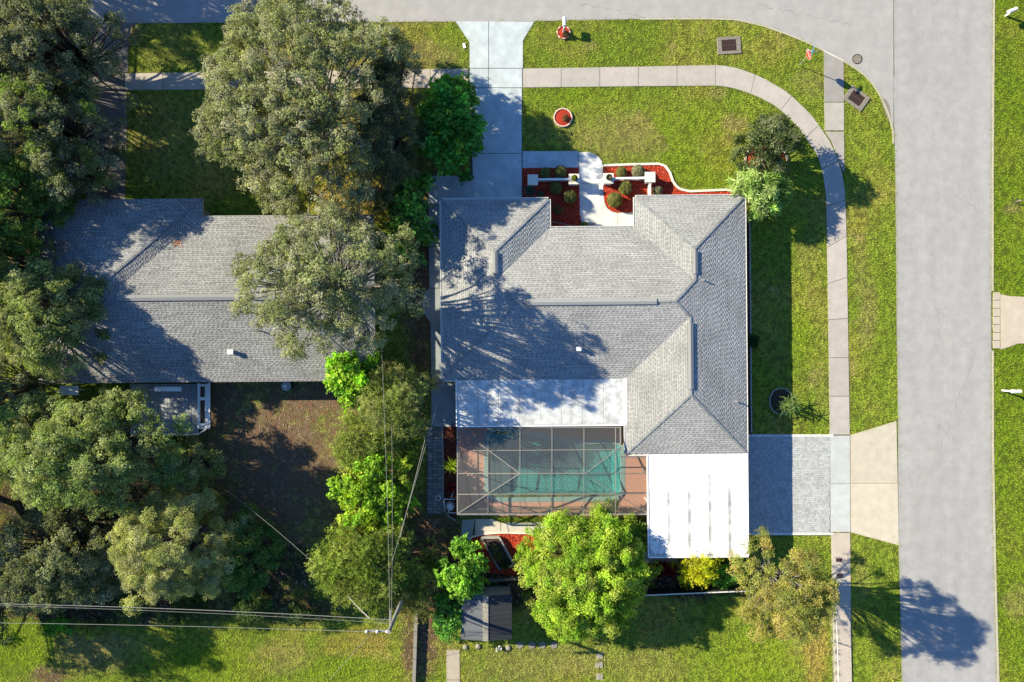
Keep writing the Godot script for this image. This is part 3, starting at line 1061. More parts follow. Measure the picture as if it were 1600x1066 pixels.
func vent(t: Node3D, a: Vector3, b: Vector3, w: float, g: float) -> void:
	var m := MB.new()
	var d := (b - a).normalized()
	var s := UP.cross(d).normalized() * w * 0.5
	var k := UP * 0.13
	var e := UP * 0.05
	m.col = Color(g, g, g * 1.02)
	m.quad(a - s + e, b - s + e, b + k, a + k)
	m.quad(a + k, b + k, b + s + e, a + s + e)
	m.col = Color(0.04, 0.04, 0.045)
	var lo := UP * -0.02
	m.quad(a - s + e, a - s + lo, b - s + lo, b - s + e)
	m.quad(a + s + e, b + s + e, b + s + lo, a + s + lo)
	m.tri(a - s + e, a + k, a + s + e)
	m.tri(b - s + e, b + s + e, b + k)
	var o := obj("ridge_vent", m, M.shingle, t)

func window(t: Node3D, p: Vector3, w: float, h: float, turn: float) -> void:
	var b := Basis(UP, turn)
	var f := MB.new()
	for s in [-1.0, 1.0]:
		f.box(p + b * Vector3(s * w * 0.5, 0, 0.03), Vector3(0.08, h + 0.08, 0.08), b)
		f.box(p + b * Vector3(0, s * h * 0.5, 0.03), Vector3(w - 0.08, 0.08, 0.08), b)
	f.box(p + b * Vector3(0, 0, 0.02), Vector3(w - 0.08, 0.04, 0.05), b)
	var o := obj("window", f, M.white_metal, t)
	var g := MB.new()
	g.box(p + b * Vector3(0, 0, 0.008), Vector3(w - 0.04, h - 0.04, 0.012), b)
	obj("pane", g, M.glass, o)

func main_house() -> void:
	var t := thing("house", "single-storey house with hipped pale grey shingle roof beside the pool", "house", Vector3.ZERO, "", deg_to_rad(0.5))
	var E := 2.7
	var p := 0.32
	var L := -5.14
	var LW := 2.81
	var RW := 9.24
	var R := 17.31
	var BL := 8.40
	var zT := -10.5
	var zR := -10.6
	var z0 := -8.33
	var z1 := 2.83
	var zB := 8.44
	var half := (z1 - z0) * 0.5
	var zr := (z0 + z1) * 0.5
	var hl := (LW - L) * 0.5
	var cl := (LW + L) * 0.5
	var hr := (R - RW) * 0.5
	var cr := (R + RW) * 0.5
	var hb := (R - BL) * 0.5
	var cb := (R + BL) * 0.5
	var A := Vector3(cl, E + hl * p, zT + hl)
	var B := Vector3(cl, E + hl * p, z0 + hl)
	var C := Vector3(L + half, E + half * p, zr)
	var F := Vector3(R - half, E + half * p, zr)
	var D := Vector3(cr, E + hr * p, z0 + hr)
	var Gp := Vector3(cr, E + hr * p, zR + hr)
	var I := Vector3(cb, E + hb * p, z1 - hb)
	var J := Vector3(cb, E + hb * p, zB - hb)
	var q := func(x: float, z: float) -> Vector3: return Vector3(x, E, z)
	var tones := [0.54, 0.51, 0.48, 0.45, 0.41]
	var per := [q.call(L, zT), q.call(LW, zT), q.call(LW, z0), q.call(RW, z0), q.call(RW, zR), q.call(R, zR), q.call(R, zB), q.call(BL, zB), q.call(BL, z1), q.call(L, z1)]
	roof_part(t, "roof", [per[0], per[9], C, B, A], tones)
	roof_part(t, "roof", [per[0], per[1], A], tones)
	roof_part(t, "roof", [per[1], per[2], B, A], tones)
	roof_part(t, "roof", [per[2], per[3], D, F, C, B], tones)
	roof_part(t, "roof", [per[3], per[4], Gp, D], tones)
	roof_part(t, "roof", [per[4], per[5], Gp], tones)
	roof_part(t, "roof", [per[5], per[6], J, I, F, D, Gp], tones)
	roof_part(t, "roof", [per[6], per[7], J], tones)
	roof_part(t, "roof", [per[7], per[8], I, J], tones)
	roof_part(t, "roof", [per[8], per[9], C, F, I], tones)
	for s in [[per[0], A], [per[1], A], [A, B], [B, C], [per[9], C], [C, F], [F, D], [D, Gp], [per[4], Gp], [per[5], Gp], [F, I], [I, J], [per[6], J], [per[7], J]]:
		caps(t, s[0], s[1], 0.38)
	vent(t, C.lerp(F, 0.06), C.lerp(F, 0.88), 0.42, 0.42)
	vent(t, A + Vector3(0, 0, 0.1), B + Vector3(0, 0, -0.45), 0.4, 0.34)
	vent(t, Gp + Vector3(0, 0, 0.15), D + Vector3(0, 0, -0.45), 0.4, 0.36)
	vent(t, I + Vector3(0, 0, 0.4), J + Vector3(0, 0, -0.4), 0.42, 0.36)
	for i in per.size():
		var a: Vector3 = per[i]
		var b: Vector3 = per[(i + 1) % per.size()]
		var out := (b - a).normalized().cross(UP) * -1.0
		out = Vector3((b - a).normalized().z, 0, -(b - a).normalized().x)
		gutter_run(t, a, b, out, M.gutter)
	# walls and soffit
	var flat := PackedVector2Array()
	for a in per:
		flat.append(Vector2(a.x, a.z))
	var inner: PackedVector2Array = Geometry2D.offset_polygon(flat, -0.5)[0]
	var w := MB.new()
	w.prism(inner, 0.0, E - 0.2)
	obj("wall", w, M.stucco, t)
	var s := MB.new()
	s.prism(flat, E - 0.19, E - 0.16, true)
	obj("soffit", s, M.white, t)
	var hull := []
	for a in inner:
		var r2 := a.rotated(-deg_to_rad(0.5))
		hull.append([r2.x * PX + 800.0, r2.y * PX + 533.0])
	pave(hull)
	for wz in [-7.0, -3.5, 0.5, 4.5]:
		window(t, Vector3(R - 0.5, 1.45, wz), 1.5, 1.2, PI / 2)
	for wz in [-4.0, -0.5]:
		window(t, Vector3(L + 0.5, 1.45, wz), 1.2, 1.0, -PI / 2)
	window(t, Vector3(11.6, 1.45, zR + 0.5), 1.8, 1.3, PI)
	window(t, Vector3(14.8, 1.45, zR + 0.5), 1.8, 1.3, PI)
	window(t, Vector3(7.6, 1.45, z0 + 0.5), 1.4, 1.3, PI)
	window(t, Vector3(7.0, 1.2, z1 - 0.5), 1.8, 2.0, 0)
	var gd := MB.new()
	for k in 4:
		gd.box(Vector3(-1.2, 0.33 + k * 0.54, zT + 0.47), Vector3(4.8, 0.52, 0.06))
	obj("garage_door", gd, M.white, t)
	var fd := MB.new()
	fd.col = Color(0.25, 0.03, 0.03)
	fd.box(Vector3(5.6, 1.05, z0 + 0.47), Vector3(1.0, 2.1, 0.06))
	var door := obj("door", fd, M.paint, t)
	var hd := MB.new()
	hd.box(Vector3(5.25, 1.0, z0 + 0.41), Vector3(0.05, 0.2, 0.06))
	obj("handle", hd, M.dark_metal, door)
	var st := MB.new()
	var sp := P(920, 352)
	st.col = Color(0.3, 0.3, 0.3)
	st.box(Vector3(6.05, 0.09, -9.03), Vector3(0.8, 0.18, 0.36))
	obj("step", st, M.concrete, t)
	# roof fittings
	var pv := MB.new()
	var pp := P(904, 546, 3.7)
	pv.col = Color(0.75, 0.76, 0.78)
	pv.box(pp + Vector3(0, 0.02, 0), Vector3(0.26, 0.3, 0.22))
	pv.box(pp + Vector3(0, 0.19, 0), Vector3(0.34, 0.04, 0.3))
	obj("roof_vent", pv, M.paint, t)
	for k in [[1098, 441, 3.55], [1148, 630, 2.95]]:
		var c := MB.new()
		c.col = Color(0.25, 0.25, 0.26)
		var at := P(k[0], k[1], k[2])
		c.tube([at - UP * 0.3, at + UP * 0.5], [0.055, 0.055], 8)
		obj("vent_pipe", c, M.paint, t)
	# white patio roof of insulated panels
	var x0 := -4.13
	var x1 := 8.36
	var za := z1 + 0.03
	var zb := 6.26
	for k in 8:
		var a := lerpf(x0, x1, k / 8.0)
		var b := lerpf(x0, x1, (k + 1) / 8.0)
		var m := MB.new()
		var dz := zb - za
		var ax := Basis(Vector3.RIGHT, Vector3(0, 1, 0.05).normalized(), Vector3(0, -0.05, 1).normalized())
		m.slab(Vector3((a + b) * 0.5, 2.64, (za + zb) * 0.5), Vector3(b - a - 0.015, 0.09, dz), 0.02, ax)
		obj("patio_roof_panel", m, M.patio_white, t)
	var tr := MB.new()
	tr.box(Vector3(x0 - 0.04, 2.66, (za + zb) * 0.5), Vector3(0.07, 0.2, zb - za + 0.1))
	tr.box(Vector3(x1 + 0.01, 2.68, (za + zb) * 0.5), Vector3(0.2, 0.16, zb - za + 0.1))
	tr.box(Vector3((x0 + x1) * 0.5, 2.57, zb + 0.06), Vector3(x1 - x0, 0.12, 0.09))
	obj("patio_roof_trim", tr, M.white_metal, t)
	for k in 4:
		var m := MB.new()
		m.box(Vector3(lerpf(x0 + 0.1, x1 - 0.2, k / 3.0), 1.28, zb - 0.06), Vector3(0.1, 2.5, 0.1))
		obj("patio_post", m, M.white_metal, t)
	# bed and edging against the right wall
	sheet("mulch_bed", [[1140, 330], [1171, 330], [1173, 678], [1140, 678]], 0.03, M.mulch_shaded)
	var y := 352.0
	var k := 0
	while y < 668.0:
		var l := rng.randf_range(20, 52)
		var c := MB.new()
		c.col = Color(0.36, 0.35, 0.35)
		var xx := 1171.0 + (y - 352.0) * 0.008
		c.beam(P(xx, y) + UP * 0.06, P(xx + 0.3, minf(y + l - 1.5, 676)) + UP * 0.06, 0.09, 0.14)
		var o := obj("edging_stone", c, M.concrete)
		tag(o, "low grey edging strip along the shaded right house wall, %s piece from the top" % ["first", "second", "third", "fourth", "fifth", "sixth", "seventh", "eighth", "ninth", "tenth", "eleventh", "twelfth", "thirteenth", "fourteenth", "fifteenth", "sixteenth"][k], "edging", "edging strips along the right house wall")
		k += 1
		y += l

func neighbour_house() -> void:
	var t := thing("house", "neighbouring house with long shaded grey shingle roof under oak trees", "house", Vector3.ZERO, "", deg_to_rad(0.5))
	var E := 2.6
	var p := 0.3
	var k := (1.0 - E / EYE) / PX
	var L := (60.0 - 800) * k
	var W := (318.0 - 800) * k
	var R := (585.0 - 800) * k
	var zT := (313.0 - 533) * k - 0.3
	var z0 := (338.0 - 533) * k - 0.2
	var z1 := (596.5 - 533) * k - 0.2
	var half := (z1 - z0) * 0.5
	var zr := (z0 + z1) * 0.5
	var hw := (W - L) * 0.5
	var cw := (W + L) * 0.5
	var q := func(x: float, z: float) -> Vector3: return Vector3(x, E, z)
	var per := [q.call(L, zT), q.call(W, zT), q.call(W, z0), q.call(R, z0), q.call(R, z1), q.call(L, z1)]
	var A := Vector3(cw, E + hw * p, zT + hw)
	var B := Vector3(cw, E + hw * p, z0 + hw)
	var C := Vector3(L + half, E + half * p, zr)
	var D := Vector3(R - half, E + half * p, zr)
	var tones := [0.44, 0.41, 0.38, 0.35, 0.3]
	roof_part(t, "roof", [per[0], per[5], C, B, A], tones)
	roof_part(t, "roof", [per[0], per[1], A], tones)
	roof_part(t, "roof", [per[1], per[2], B, A], tones)
	roof_part(t, "roof", [per[2], per[3], D, C, B], tones)
	roof_part(t, "roof", [per[3], per[4], D], tones)
	roof_part(t, "roof", [per[4], per[5], C, D], tones)
	for s in [[per[0], A], [per[1], A], [A, B], [B, C], [C, D], [D, per[3]], [D, per[4]], [C, per[5]]]:
		caps(t, s[0], s[1], 0.3)
	vent(t, C.lerp(D, 0.06), C.lerp(D, 0.96), 0.45, 0.36)
	var flat := PackedVector2Array()
	for a in per:
		flat.append(Vector2(a.x, a.z))
	for i in per.size():
		var a: Vector3 = per[i]
		var b: Vector3 = per[(i + 1) % per.size()]
		var d := MB.new()
		var out := Vector3((b - a).normalized().z, 0, -(b - a).normalized().x)
		d.beam(a + out * 0.02 + UP * -0.09, b + out * 0.02 + UP * -0.09, 0.03, 0.18)
		obj("fascia", d, M.grey_metal, t)
	var inner: PackedVector2Array = Geometry2D.offset_polygon(flat, -0.55)[0]
	var w := MB.new()
	w.prism(inner, 0.0, E - 0.2)
	obj("wall", w, M.stucco, t)
	var s := MB.new()
	s.prism(flat, E - 0.19, E - 0.16, true)
	obj("soffit", s, M.white, t)
	var hull := []
	for a in inner:
		hull.append([a.x * PX + 800.0, a.y * PX + 533.0])
	pave(hull)
	for x in [-13.5, -17.5, -29.5]:
		window(t, Vector3(x, 1.4, z1 - 0.55), 1.6, 1.2, 0)
	for x in [-14.0, -18.5]:
		window(t, Vector3(x, 1.4, z0 + 0.55), 1.6, 1.2, PI)
	var gd := MB.new()
	for j in 4:
		gd.box(Vector3(-29.4, 0.33 + j * 0.54, zT + 0.52), Vector3(4.6, 0.52, 0.06))
	obj("garage_door", gd, M.white, t)
	for v in [[360.5, 546.0, 3.5, 0.8], [406, 514, 4.0, 0.06]]:
		var m := MB.new()
		m.col = Color(v[3], v[3], v[3])
		var at := P(v[0], v[1], v[2])
		if v[3] > 0.5:
			m.box(at, Vector3(0.34, 0.3, 0.24))
			m.box(at + UP * 0.17, Vector3(0.42, 0.04, 0.32))
		else:
			m.tube([at - UP * 0.3, at + UP * 0.3], [0.05, 0.05], 8)
		obj("roof_vent", m, M.paint, t)
	var lx := []
	var lt := []
	for sp in [[98, 382, 14], [128, 412, 14], [150, 430, 10], [277, 376, 6], [110, 400, 60], [230, 560, 50], [90, 480, 50]]:
		for i in 34:
			var at := P(sp[0] + rng.randfn(0, sp[2] * 0.6), sp[1] + rng.randfn(0, sp[2] * 0.5), 3.4)
			var dd := minf(at.x - L, z1 - at.z)
			dd = minf(dd, maxf(at.z - z0, minf(W - at.x, at.z - zT)))
			if dd < 0.1:
				continue
			at.y = E + minf(dd, half) * p + 0.035
			lx.append(Transform3D(Basis(UP, rng.randf() * TAU).scaled(Vector3.ONE * rng.randf_range(0.7, 1.3)), at))
			lt.append([Color(0.4, 0.16, 0.06), Color(0.3, 0.2, 0.12), Color(0.45, 0.22, 0.1)][rng.randi() % 3])
	var lm := MB.new()
	leaf(lm, Vector3(-0.06, 0, 0), Vector3.RIGHT, UP, 0.13, 0.07)
	leaf(lm, Vector3(0.05, 0, 0.09), Vector3(0.3, 0, 0.9).normalized(), UP, 0.12, 0.06)
	scatter("fallen_leaves", lm.done(), lx, lt, M.litter, t)
	# white deck behind it
	var dk := thing("wooden_deck", "pale wooden deck with white railing behind the neighbouring house", "deck", P(285, 640))
	var o := dk.position
	pave([[205, 596], [335, 596], [335, 690], [205, 690]])
	var x := 208.0
	while x < 309.0:
		var m := MB.new()
		var g := rng.randf_range(0.42, 0.58)
		m.col = Color(g * 0.95, g * 0.98, g * 1.02)
		m.slab(P(x + 2.6, 639) - o + UP * 0.45, Vector3(0.25, 0.05, 3.95), 0.01)
		obj("plank", m, M.wood_grey, dk)
		x += 5.3
	var rail := MB.new()
	rail.beam(P(205, 679, 1.3) - o, P(309, 679, 1.3) - o, 0.1, 0.06)
	rail.beam(P(309, 679, 1.3) - o, P(327, 667, 1.3) - o, 0.1, 0.06)
	rail.beam(P(327, 667, 1.3) - o, P(327, 598, 1.3) - o, 0.12, 0.06)
	rail.beam(P(205, 679, 0.6) - o, P(309, 679, 0.6) - o, 0.08, 0.05)
	obj("railing", rail, M.white, dk)
	for j in 13:
		var m := MB.new()
		m.beam(P(212 + j * 8, 677.5, 0.42) - o, P(212 + j * 8, 677.5, 1.28) - o, 0.06, 0.06)
		obj("baluster", m, M.white, dk)
	for j in 3:
		var m := MB.new()
		m.beam(P([309.0, 327.0, 327.0][j], [679.0, 667.0, 600.0][j], 0.0) - o, P([309.0, 327.0, 327.0][j], [679.0, 667.0, 600.0][j], 1.35) - o, 0.12, 0.12)
		obj("post", m, M.white, dk)
	# benches framing two slatted openings
	for j in 3:
		var m := MB.new()
		m.slab(P(317, [602.0, 623.0, 666.0][j], 0.85) - o, Vector3(0.85, 0.08, [0.2, 0.24, 0.42][j]), 0.012)
		obj("bench_board", m, M.white, dk)
	for s2 in [[310.5, 0.2], [324.0, 0.38]]:
		var m := MB.new()
		m.slab(P(s2[0], 635, 0.86) - o, Vector3(s2[1], 0.08, 3.5), 0.012)
		obj("bench_board", m, M.white, dk)
	for j in 4:
		var m := MB.new()
		m.col = Color(0.3, 0.22, 0.18)
		m.slab(P(313.2 + j * 2.4, 635, 0.62) - o, Vector3(0.055, 0.04, 3.3), 0.008)
		obj("slat", m, M.wood_grey, dk)
	for wv in [[262, 605, 40, 7], [108, 607, 28, 14]]:
		var m := MB.new()
		m.slab(P(wv[0], wv[1], 1.9) + Vector3(0, 0, 0.15), Vector3(wv[2] / PX, 0.08, wv[3] / PX), 0.015)
		for sx in [-0.42, 0.42]:
			m.box(P(wv[0], wv[1], 0.95) + Vector3(sx * wv[2] / PX, -0.02, 0.15), Vector3(0.07, 1.84, 0.07))
		tag(obj("awning", m, M.white), ["long white awning over the deck below the neighbouring roof edge", "small white awning at the left end of the neighbouring back wall"][0 if wv[0] > 200 else 1], "awning")
	var bin := thing("water_butt", "dark round tub with pale lid under the neighbouring roof edge", "tub", P(452, 602))
	var bm := MB.new()
	bm.lathe(Vector3.ZERO, [Vector2(0.36, 0), Vector2(0.42, 0.7), Vector2(0.45, 0.72), Vector2(0.45, 0.78), Vector2(0.4, 0.8)], 18)
	obj("tub", bm, M.dark_metal, bin)
	bm = MB.new()
	bm.lathe(Vector3.ZERO, [Vector2(0.4, 0.79), Vector2(0.3, 0.83), Vector2(0.0, 0.84)], 18)
	obj("lid", bm, M.grey_metal, bin)
	bm = MB.new()
	bm.slab(Vector3(-0.05, 0.88, 0), Vector3(0.22, 0.06, 0.2), 0.01)
	obj("handle", bm, M.white, bin)

func carport() -> void:
	var h := 2.66
	var a := P(1013.5, 709.5, h)
	var b := P(1167.5, 869.5, h)
	var t := thing("carport", "carport with flat white panelled roof joined to the house corner", "carport", Vector3((a.x + b.x) * 0.5, 0, (a.z + b.z) * 0.5), "", deg_to_rad(0.5))
	var o := t.position
	var seams := [1013.5, 1043.5, 1075.5, 1107.5, 1138.5, 1167.5]
	var hx := b.x - a.x
	var hz := b.z - a.z
	for k in 5:
		var x0 := P(seams[k], 700, h).x - o.x
		var x1 := P(seams[k + 1], 700, h).x - o.x
		var m := MB.new()
		var nx := 16
		var nz := 90
		var f := func(i: int, j: int) -> Vector3:
			return Vector3(lerpf(x0 + 0.006, x1 - 0.006, i / float(nx)), h + 0.012 * n_mid.get_noise_2d(i * 0.3, j * 0.1), lerpf(-hz * 0.5, hz * 0.5, j / float(nz)))
		var grime := func(i: int, j: int) -> Color:
			var u := i / float(nx)
			var v := j / float(nz)
			var d := minf(u * (1.0 if k > 0 else 9.0), (1.0 - u) * (2.2 if k < 4 else 9.0)) * (x1 - x0)
			var wx := u * 1.5 + k * 1.6
			var wz := v * 7.6
			var st := clampf(1.2 - d / 0.26, 0.0, 1.0) * clampf(0.45 + 0.9 * n_mid.get_noise_2d(k * 9.0, wz * 1.2) + v * 0.45, 0.0, 1.0) * clampf((v - 0.08) * 6.0, 0, 1)
			st = maxf(st, clampf(1.0 - absf(v - 0.83) / 0.016, 0, 1) * clampf(0.55 + n_fine.get_noise_2d(wx, 3.0), 0.0, 1.0))
			st = maxf(st, clampf(1.0 - absf(v - 0.978) / 0.012, 0, 1) * 0.55)
			st += 0.12 * clampf(n_mid.get_noise_2d(wx + 40.0, wz) * 2.0, 0.0, 1.0) + 0.08 * clampf(n_fine.get_noise_2d(wx, wz) - 0.1, 0, 1)
			if k == 0:
				st += 0.5 * clampf(n_fine.get_noise_2d(wx * 1.3, wz) * 2.0 + (v - 0.8) * 4.0 - 0.2, 0.0, 1.0) * clampf((v - 0.72) * 6.0, 0.0, 1.0)
			return Color(0.74, 0.74, 0.74).lerp(Color(0.25, 0.26, 0.27), clampf(st * 0.95, 0.0, 1.0))
		for j in nz:
			for i in nx:
				var c0: Color = grime.call(i, j)
				m.col = c0
				m.quad(f.call(i, j + 1), f.call(i + 1, j + 1), f.call(i + 1, j), f.call(i, j))
		m.col = Color(0.8, 0.8, 0.8)
		var y := h - 0.09
		m.quad(Vector3(x0 + 0.006, y, hz * 0.5), Vector3(x1 - 0.006, y, hz * 0.5), Vector3(x1 - 0.006, h, hz * 0.5), Vector3(x0 + 0.006, h, hz * 0.5))
		m.quad(Vector3(x0 + 0.006, y, -hz * 0.5), Vector3(x1 - 0.006, y, -hz * 0.5), Vector3(x1 - 0.006, y, hz * 0.5), Vector3(x0 + 0.006, y, hz * 0.5))
		obj("roof_panel", m, M.paint, t)
	var tr := MB.new()
	tr.box(Vector3(0, h - 0.05, hz * 0.5 + 0.05), Vector3(hx + 0.1, 0.18, 0.08))
	tr.box(Vector3(hx * 0.5 + 0.05, h - 0.05, -0.02), Vector3(0.08, 0.18, hz + 0.02))
	tr.box(Vector3(-hx * 0.5 - 0.05, h - 0.05, -0.02), Vector3(0.08, 0.18, hz + 0.02))
	obj("trim", tr, M.white_metal, t)
	for p in [[-0.47, 0.48], [0.47, 0.48], [-0.47, 0.0], [0.47, 0.0], [0.47, -0.46]]:
		var m := MB.new()
		m.box(Vector3(p[0] * hx, (h - 0.1) * 0.5, p[1] * hz), Vector3(0.12, h - 0.12, 0.12))
		obj("post", m, M.white_metal, t)
	sheet("carport_floor", [[1014, 712], [1156, 712], [1156, 862], [1014, 862]], 0.035, M.concrete, Color(0.4, 0.38, 0.35))

# ------------------------------------------------------------------ pool
func Z(x: float, y: float) -> Array:      # close-up survey of the pool: quarter points from (640, 640)
	return [640.0 + x / 4.0, 640.0 + y / 4.0]

func pool() -> void:
	var pg := [[766, 677], [775, 673], [800, 676], [830, 680], [860, 686], [890, 691], [925, 693.5], [955, 692], [968, 696], [970, 710], [969.5, 765], [966, 774], [955, 776.5], [900, 776.5], [800, 777.5], [772, 777.5], [764, 772], [763, 740], [763.5, 690]]
	var deck_poly := poly([[714, 660], [1016, 660], [1016, 806], [714, 806]])
	var pool_poly := poly(pg)
	var rim: PackedVector2Array = Geometry2D.offset_polygon(pool_poly, 0.3)[0]
	pave([[712, 660], [1016, 660], [1016, 807], [712, 807]])
	var mid := G(866, 0).x
	var dm := MB.new()
	for halfx in [[-100.0, mid], [mid, 100.0]]:
		var cut := PackedVector2Array([Vector2(halfx[0], -100), Vector2(halfx[1], -100), Vector2(halfx[1], 100), Vector2(halfx[0], 100)])
		for d in Geometry2D.intersect_polygons(deck_poly, cut):
			for piece in Geometry2D.clip_polygons(d, rim):
				dm.prism(piece, -0.05, 0.09)
	struct("pool_deck", dm, M.deck)
	var t := thing("swimming_pool", "turquoise swimming pool under the screened cage", "pool", P(866, 733))
	var o := t.position
	var off := Vector2(o.x, o.z)
	var cm := MB.new()
	for i in rim.size():
		pass
	# coping stones
	var per := pool_poly.size()
	for i in per:
		var a := pool_poly[i] - off
		var b := pool_poly[(i + 1) % per] - off
		var n := maxi(1, roundi(a.distance_to(b) / 0.55))
		for k in n:
			var p := a.lerp(b, float(k) / n)
			var q := a.lerp(b, float(k + 1) / n)
			var d := (q - p).normalized()
			var out := Vector2(d.y, -d.x)
			if Geometry2D.is_point_in_polygon(p.lerp(q, 0.5) + off + out * 0.1, pool_poly):
				out = -out
			var c := p.lerp(q, 0.5) + out * 0.17
			var s := MB.new()
			s.slab(Vector3(c.x, 0.04, c.y), Vector3(p.distance_to(q) + 0.02, 0.13 + rng.randf_range(-0.003, 0.003), 0.37), 0.02, Basis(UP, -atan2(d.y, d.x)))
			obj("coping_stone", s, M.coping, t)
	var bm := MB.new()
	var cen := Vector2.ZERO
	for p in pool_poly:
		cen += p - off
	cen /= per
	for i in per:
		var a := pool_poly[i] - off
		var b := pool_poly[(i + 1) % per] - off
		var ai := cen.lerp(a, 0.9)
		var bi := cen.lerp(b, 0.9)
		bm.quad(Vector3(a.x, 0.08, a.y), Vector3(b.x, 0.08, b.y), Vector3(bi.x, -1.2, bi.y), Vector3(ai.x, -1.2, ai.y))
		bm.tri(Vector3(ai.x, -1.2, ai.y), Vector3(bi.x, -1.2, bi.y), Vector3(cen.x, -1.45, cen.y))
	obj("basin", bm, M.caustic_plaster, t)
	var wm := MB.new()
	var local := PackedVector2Array()
	for p in pool_poly:
		local.append(p - off)
	var tri := Geometry2D.triangulate_polygon(local)
	for i in range(0, tri.size(), 3):
		var a := local[tri[i]]
		var b := local[tri[i + 1]]
		var c := local[tri[i + 2]]
		if (b - a).cross(c - a) > 0.0:
			var s := b
			b = c
			c = s
		wm.tri(Vector3(a.x, 0.0, a.y), Vector3(b.x, 0.0, b.y), Vector3(c.x, 0.0, c.y))
	obj("water", wm, M.water, t)
	# screened cage: a hipped frame
	var cg := thing("pool_cage", "pale aluminium cage with hipped insect screens over the pool", "pool cage", P(864, 736))
	var co := cg.position
	var he := 2.45
	var hr := 3.7
	var pos := func(zx: float, zy: float) -> Vector3:
		# height of the hipped roof at that close-up point
		var f: float = minf(minf((zx - 297.0) / 393.0, (1492.0 - zx) / 392.0), minf((zy - 108.0) / 290.0, (656.0 - zy) / 256.0))
		var hh: float = lerpf(he, hr, clampf(f, 0.0, 1.0))
		var s := Z(zx, zy)
		return P(s[0], s[1], hh) - co
	var frame := func(called: String, pts: Array, w: float) -> void:
		var m := MB.new()
		for i in pts.size() - 1:
			var p0: Vector2 = pts[i]
			var p1: Vector2 = pts[i + 1]
			for k in 6:
				var u := p0.lerp(p1, k / 6.0)
				var v := p0.lerp(p1, (k + 1) / 6.0)
				m.beam(pos.call(u.x, u.y), pos.call(v.x, v.y), w, 0.09)
		obj(called, m, M.cage, cg)
	var V := func(x: float, y: float) -> Vector2: return Vector2(x, y)
	frame.call("ridge_beam", [V.call(690, 400), V.call(1100, 400)], 0.055)
	for hp in [[300, 652, 690, 400], [300, 112, 690, 400], [1100, 400, 1320, 237], [1100, 400, 1489, 653]]:
		frame.call("hip_beam", [V.call(hp[0], hp[1]), V.call(hp[2], hp[3])], 0.05)
	for x in [490, 690, 890, 1090]:
		frame.call("rafter", [V.call(x, 112), V.call(x, 398), V.call(x, 653)], 0.05)
	frame.call("rafter", [V.call(1288, 112), V.call(1288, 398), V.call(1288, 653)], 0.06)
	frame.call("purlin", [V.call(300, 258), V.call(1320, 250)], 0.05)
	frame.call("purlin", [V.call(300, 400), V.call(690, 400)], 0.05)
	frame.call("purlin", [V.call(1100, 400), V.call(1488, 400)], 0.05)
	frame.call("purlin", [V.call(300, 530), V.call(1488, 526)], 0.055)
	frame.call("eave_beam", [V.call(299, 112), V.call(299, 653)], 0.09)
	frame.call("eave_beam", [V.call(299, 654), V.call(1490, 654)], 0.09)
	frame.call("eave_beam", [V.call(299, 111), V.call(1320, 111)], 0.08)
	frame.call("eave_beam", [V.call(1490, 654), V.call(1490, 296)], 0.08)
	frame.call("eave_beam", [V.call(1318, 111), V.call(1318, 296), V.call(1490, 296)], 0.08)
	for c in [[299, 112], [299, 258], [299, 400], [299, 530], [299, 653], [490, 653], [690, 653], [890, 653], [1090, 653], [1288, 653], [1489, 653], [1489, 400]]:
		var m := MB.new()
		var top: Vector3 = pos.call(c[0], c[1])
		m.beam(Vector3(top.x, 0.09, top.z), top, 0.08, 0.08)
		obj("post", m, M.cage, cg)
	var mr := MB.new()
	for c in [[299, 112, 299, 653], [299, 653, 1489, 653]]:
		var a: Vector3 = pos.call(c[0], c[1])
		var b: Vector3 = pos.call(c[2], c[3])
		mr.beam(Vector3(a.x, 0.95, a.z), Vector3(b.x, 0.95, b.z), 0.05, 0.05)
	obj("chair_rail", mr, M.cage, cg)
	# screens between the frames
	var xs := [299, 490, 690, 890, 1090, 1288, 1489]
	var ysz := [111, 254, 400, 528, 654]
	var regions := [
		[PackedVector2Array([Vector2(299, 111), Vector2(690, 400), Vector2(299, 654)])],
		[PackedVector2Array([Vector2(299, 111), Vector2(1318, 111), Vector2(1318, 237), Vector2(1100, 400), Vector2(690, 400)])],
		[PackedVector2Array([Vector2(299, 654), Vector2(690, 400), Vector2(1100, 400), Vector2(1490, 654)])],
		[PackedVector2Array([Vector2(1100, 400), Vector2(1318, 237), Vector2(1318, 296), Vector2(1490, 296), Vector2(1490, 654)])],
	]
	for i in xs.size() - 1:
		for j in ysz.size() - 1:
			var cell := PackedVector2Array([Vector2(xs[i], ysz[j]), Vector2(xs[i + 1], ysz[j]), Vector2(xs[i + 1], ysz[j + 1]), Vector2(xs[i], ysz[j + 1])])
			for rg in regions:
				for piece in Geometry2D.intersect_polygons(cell, rg[0]):
					var area := 0.0
					for k in piece.size():
						area += piece[k].cross(piece[(k + 1) % piece.size()])
					if absf(area) < 300.0:
						continue
					var m := MB.new()
					var tri2 := Geometry2D.triangulate_polygon(piece)
					for k in range(0, tri2.size(), 3):
						var a: Vector3 = pos.call(piece[tri2[k]].x, piece[tri2[k]].y)
						var b: Vector3 = pos.call(piece[tri2[k + 1]].x, piece[tri2[k + 1]].y)
						var c: Vector3 = pos.call(piece[tri2[k + 2]].x, piece[tri2[k + 2]].y)
						var kk := (b - a).cross(c - a)
						if kk.y < 0:
							m.tri(a, c, b)
						else:
							m.tri(a, b, c)
					obj("screen", m, M.screen, cg)
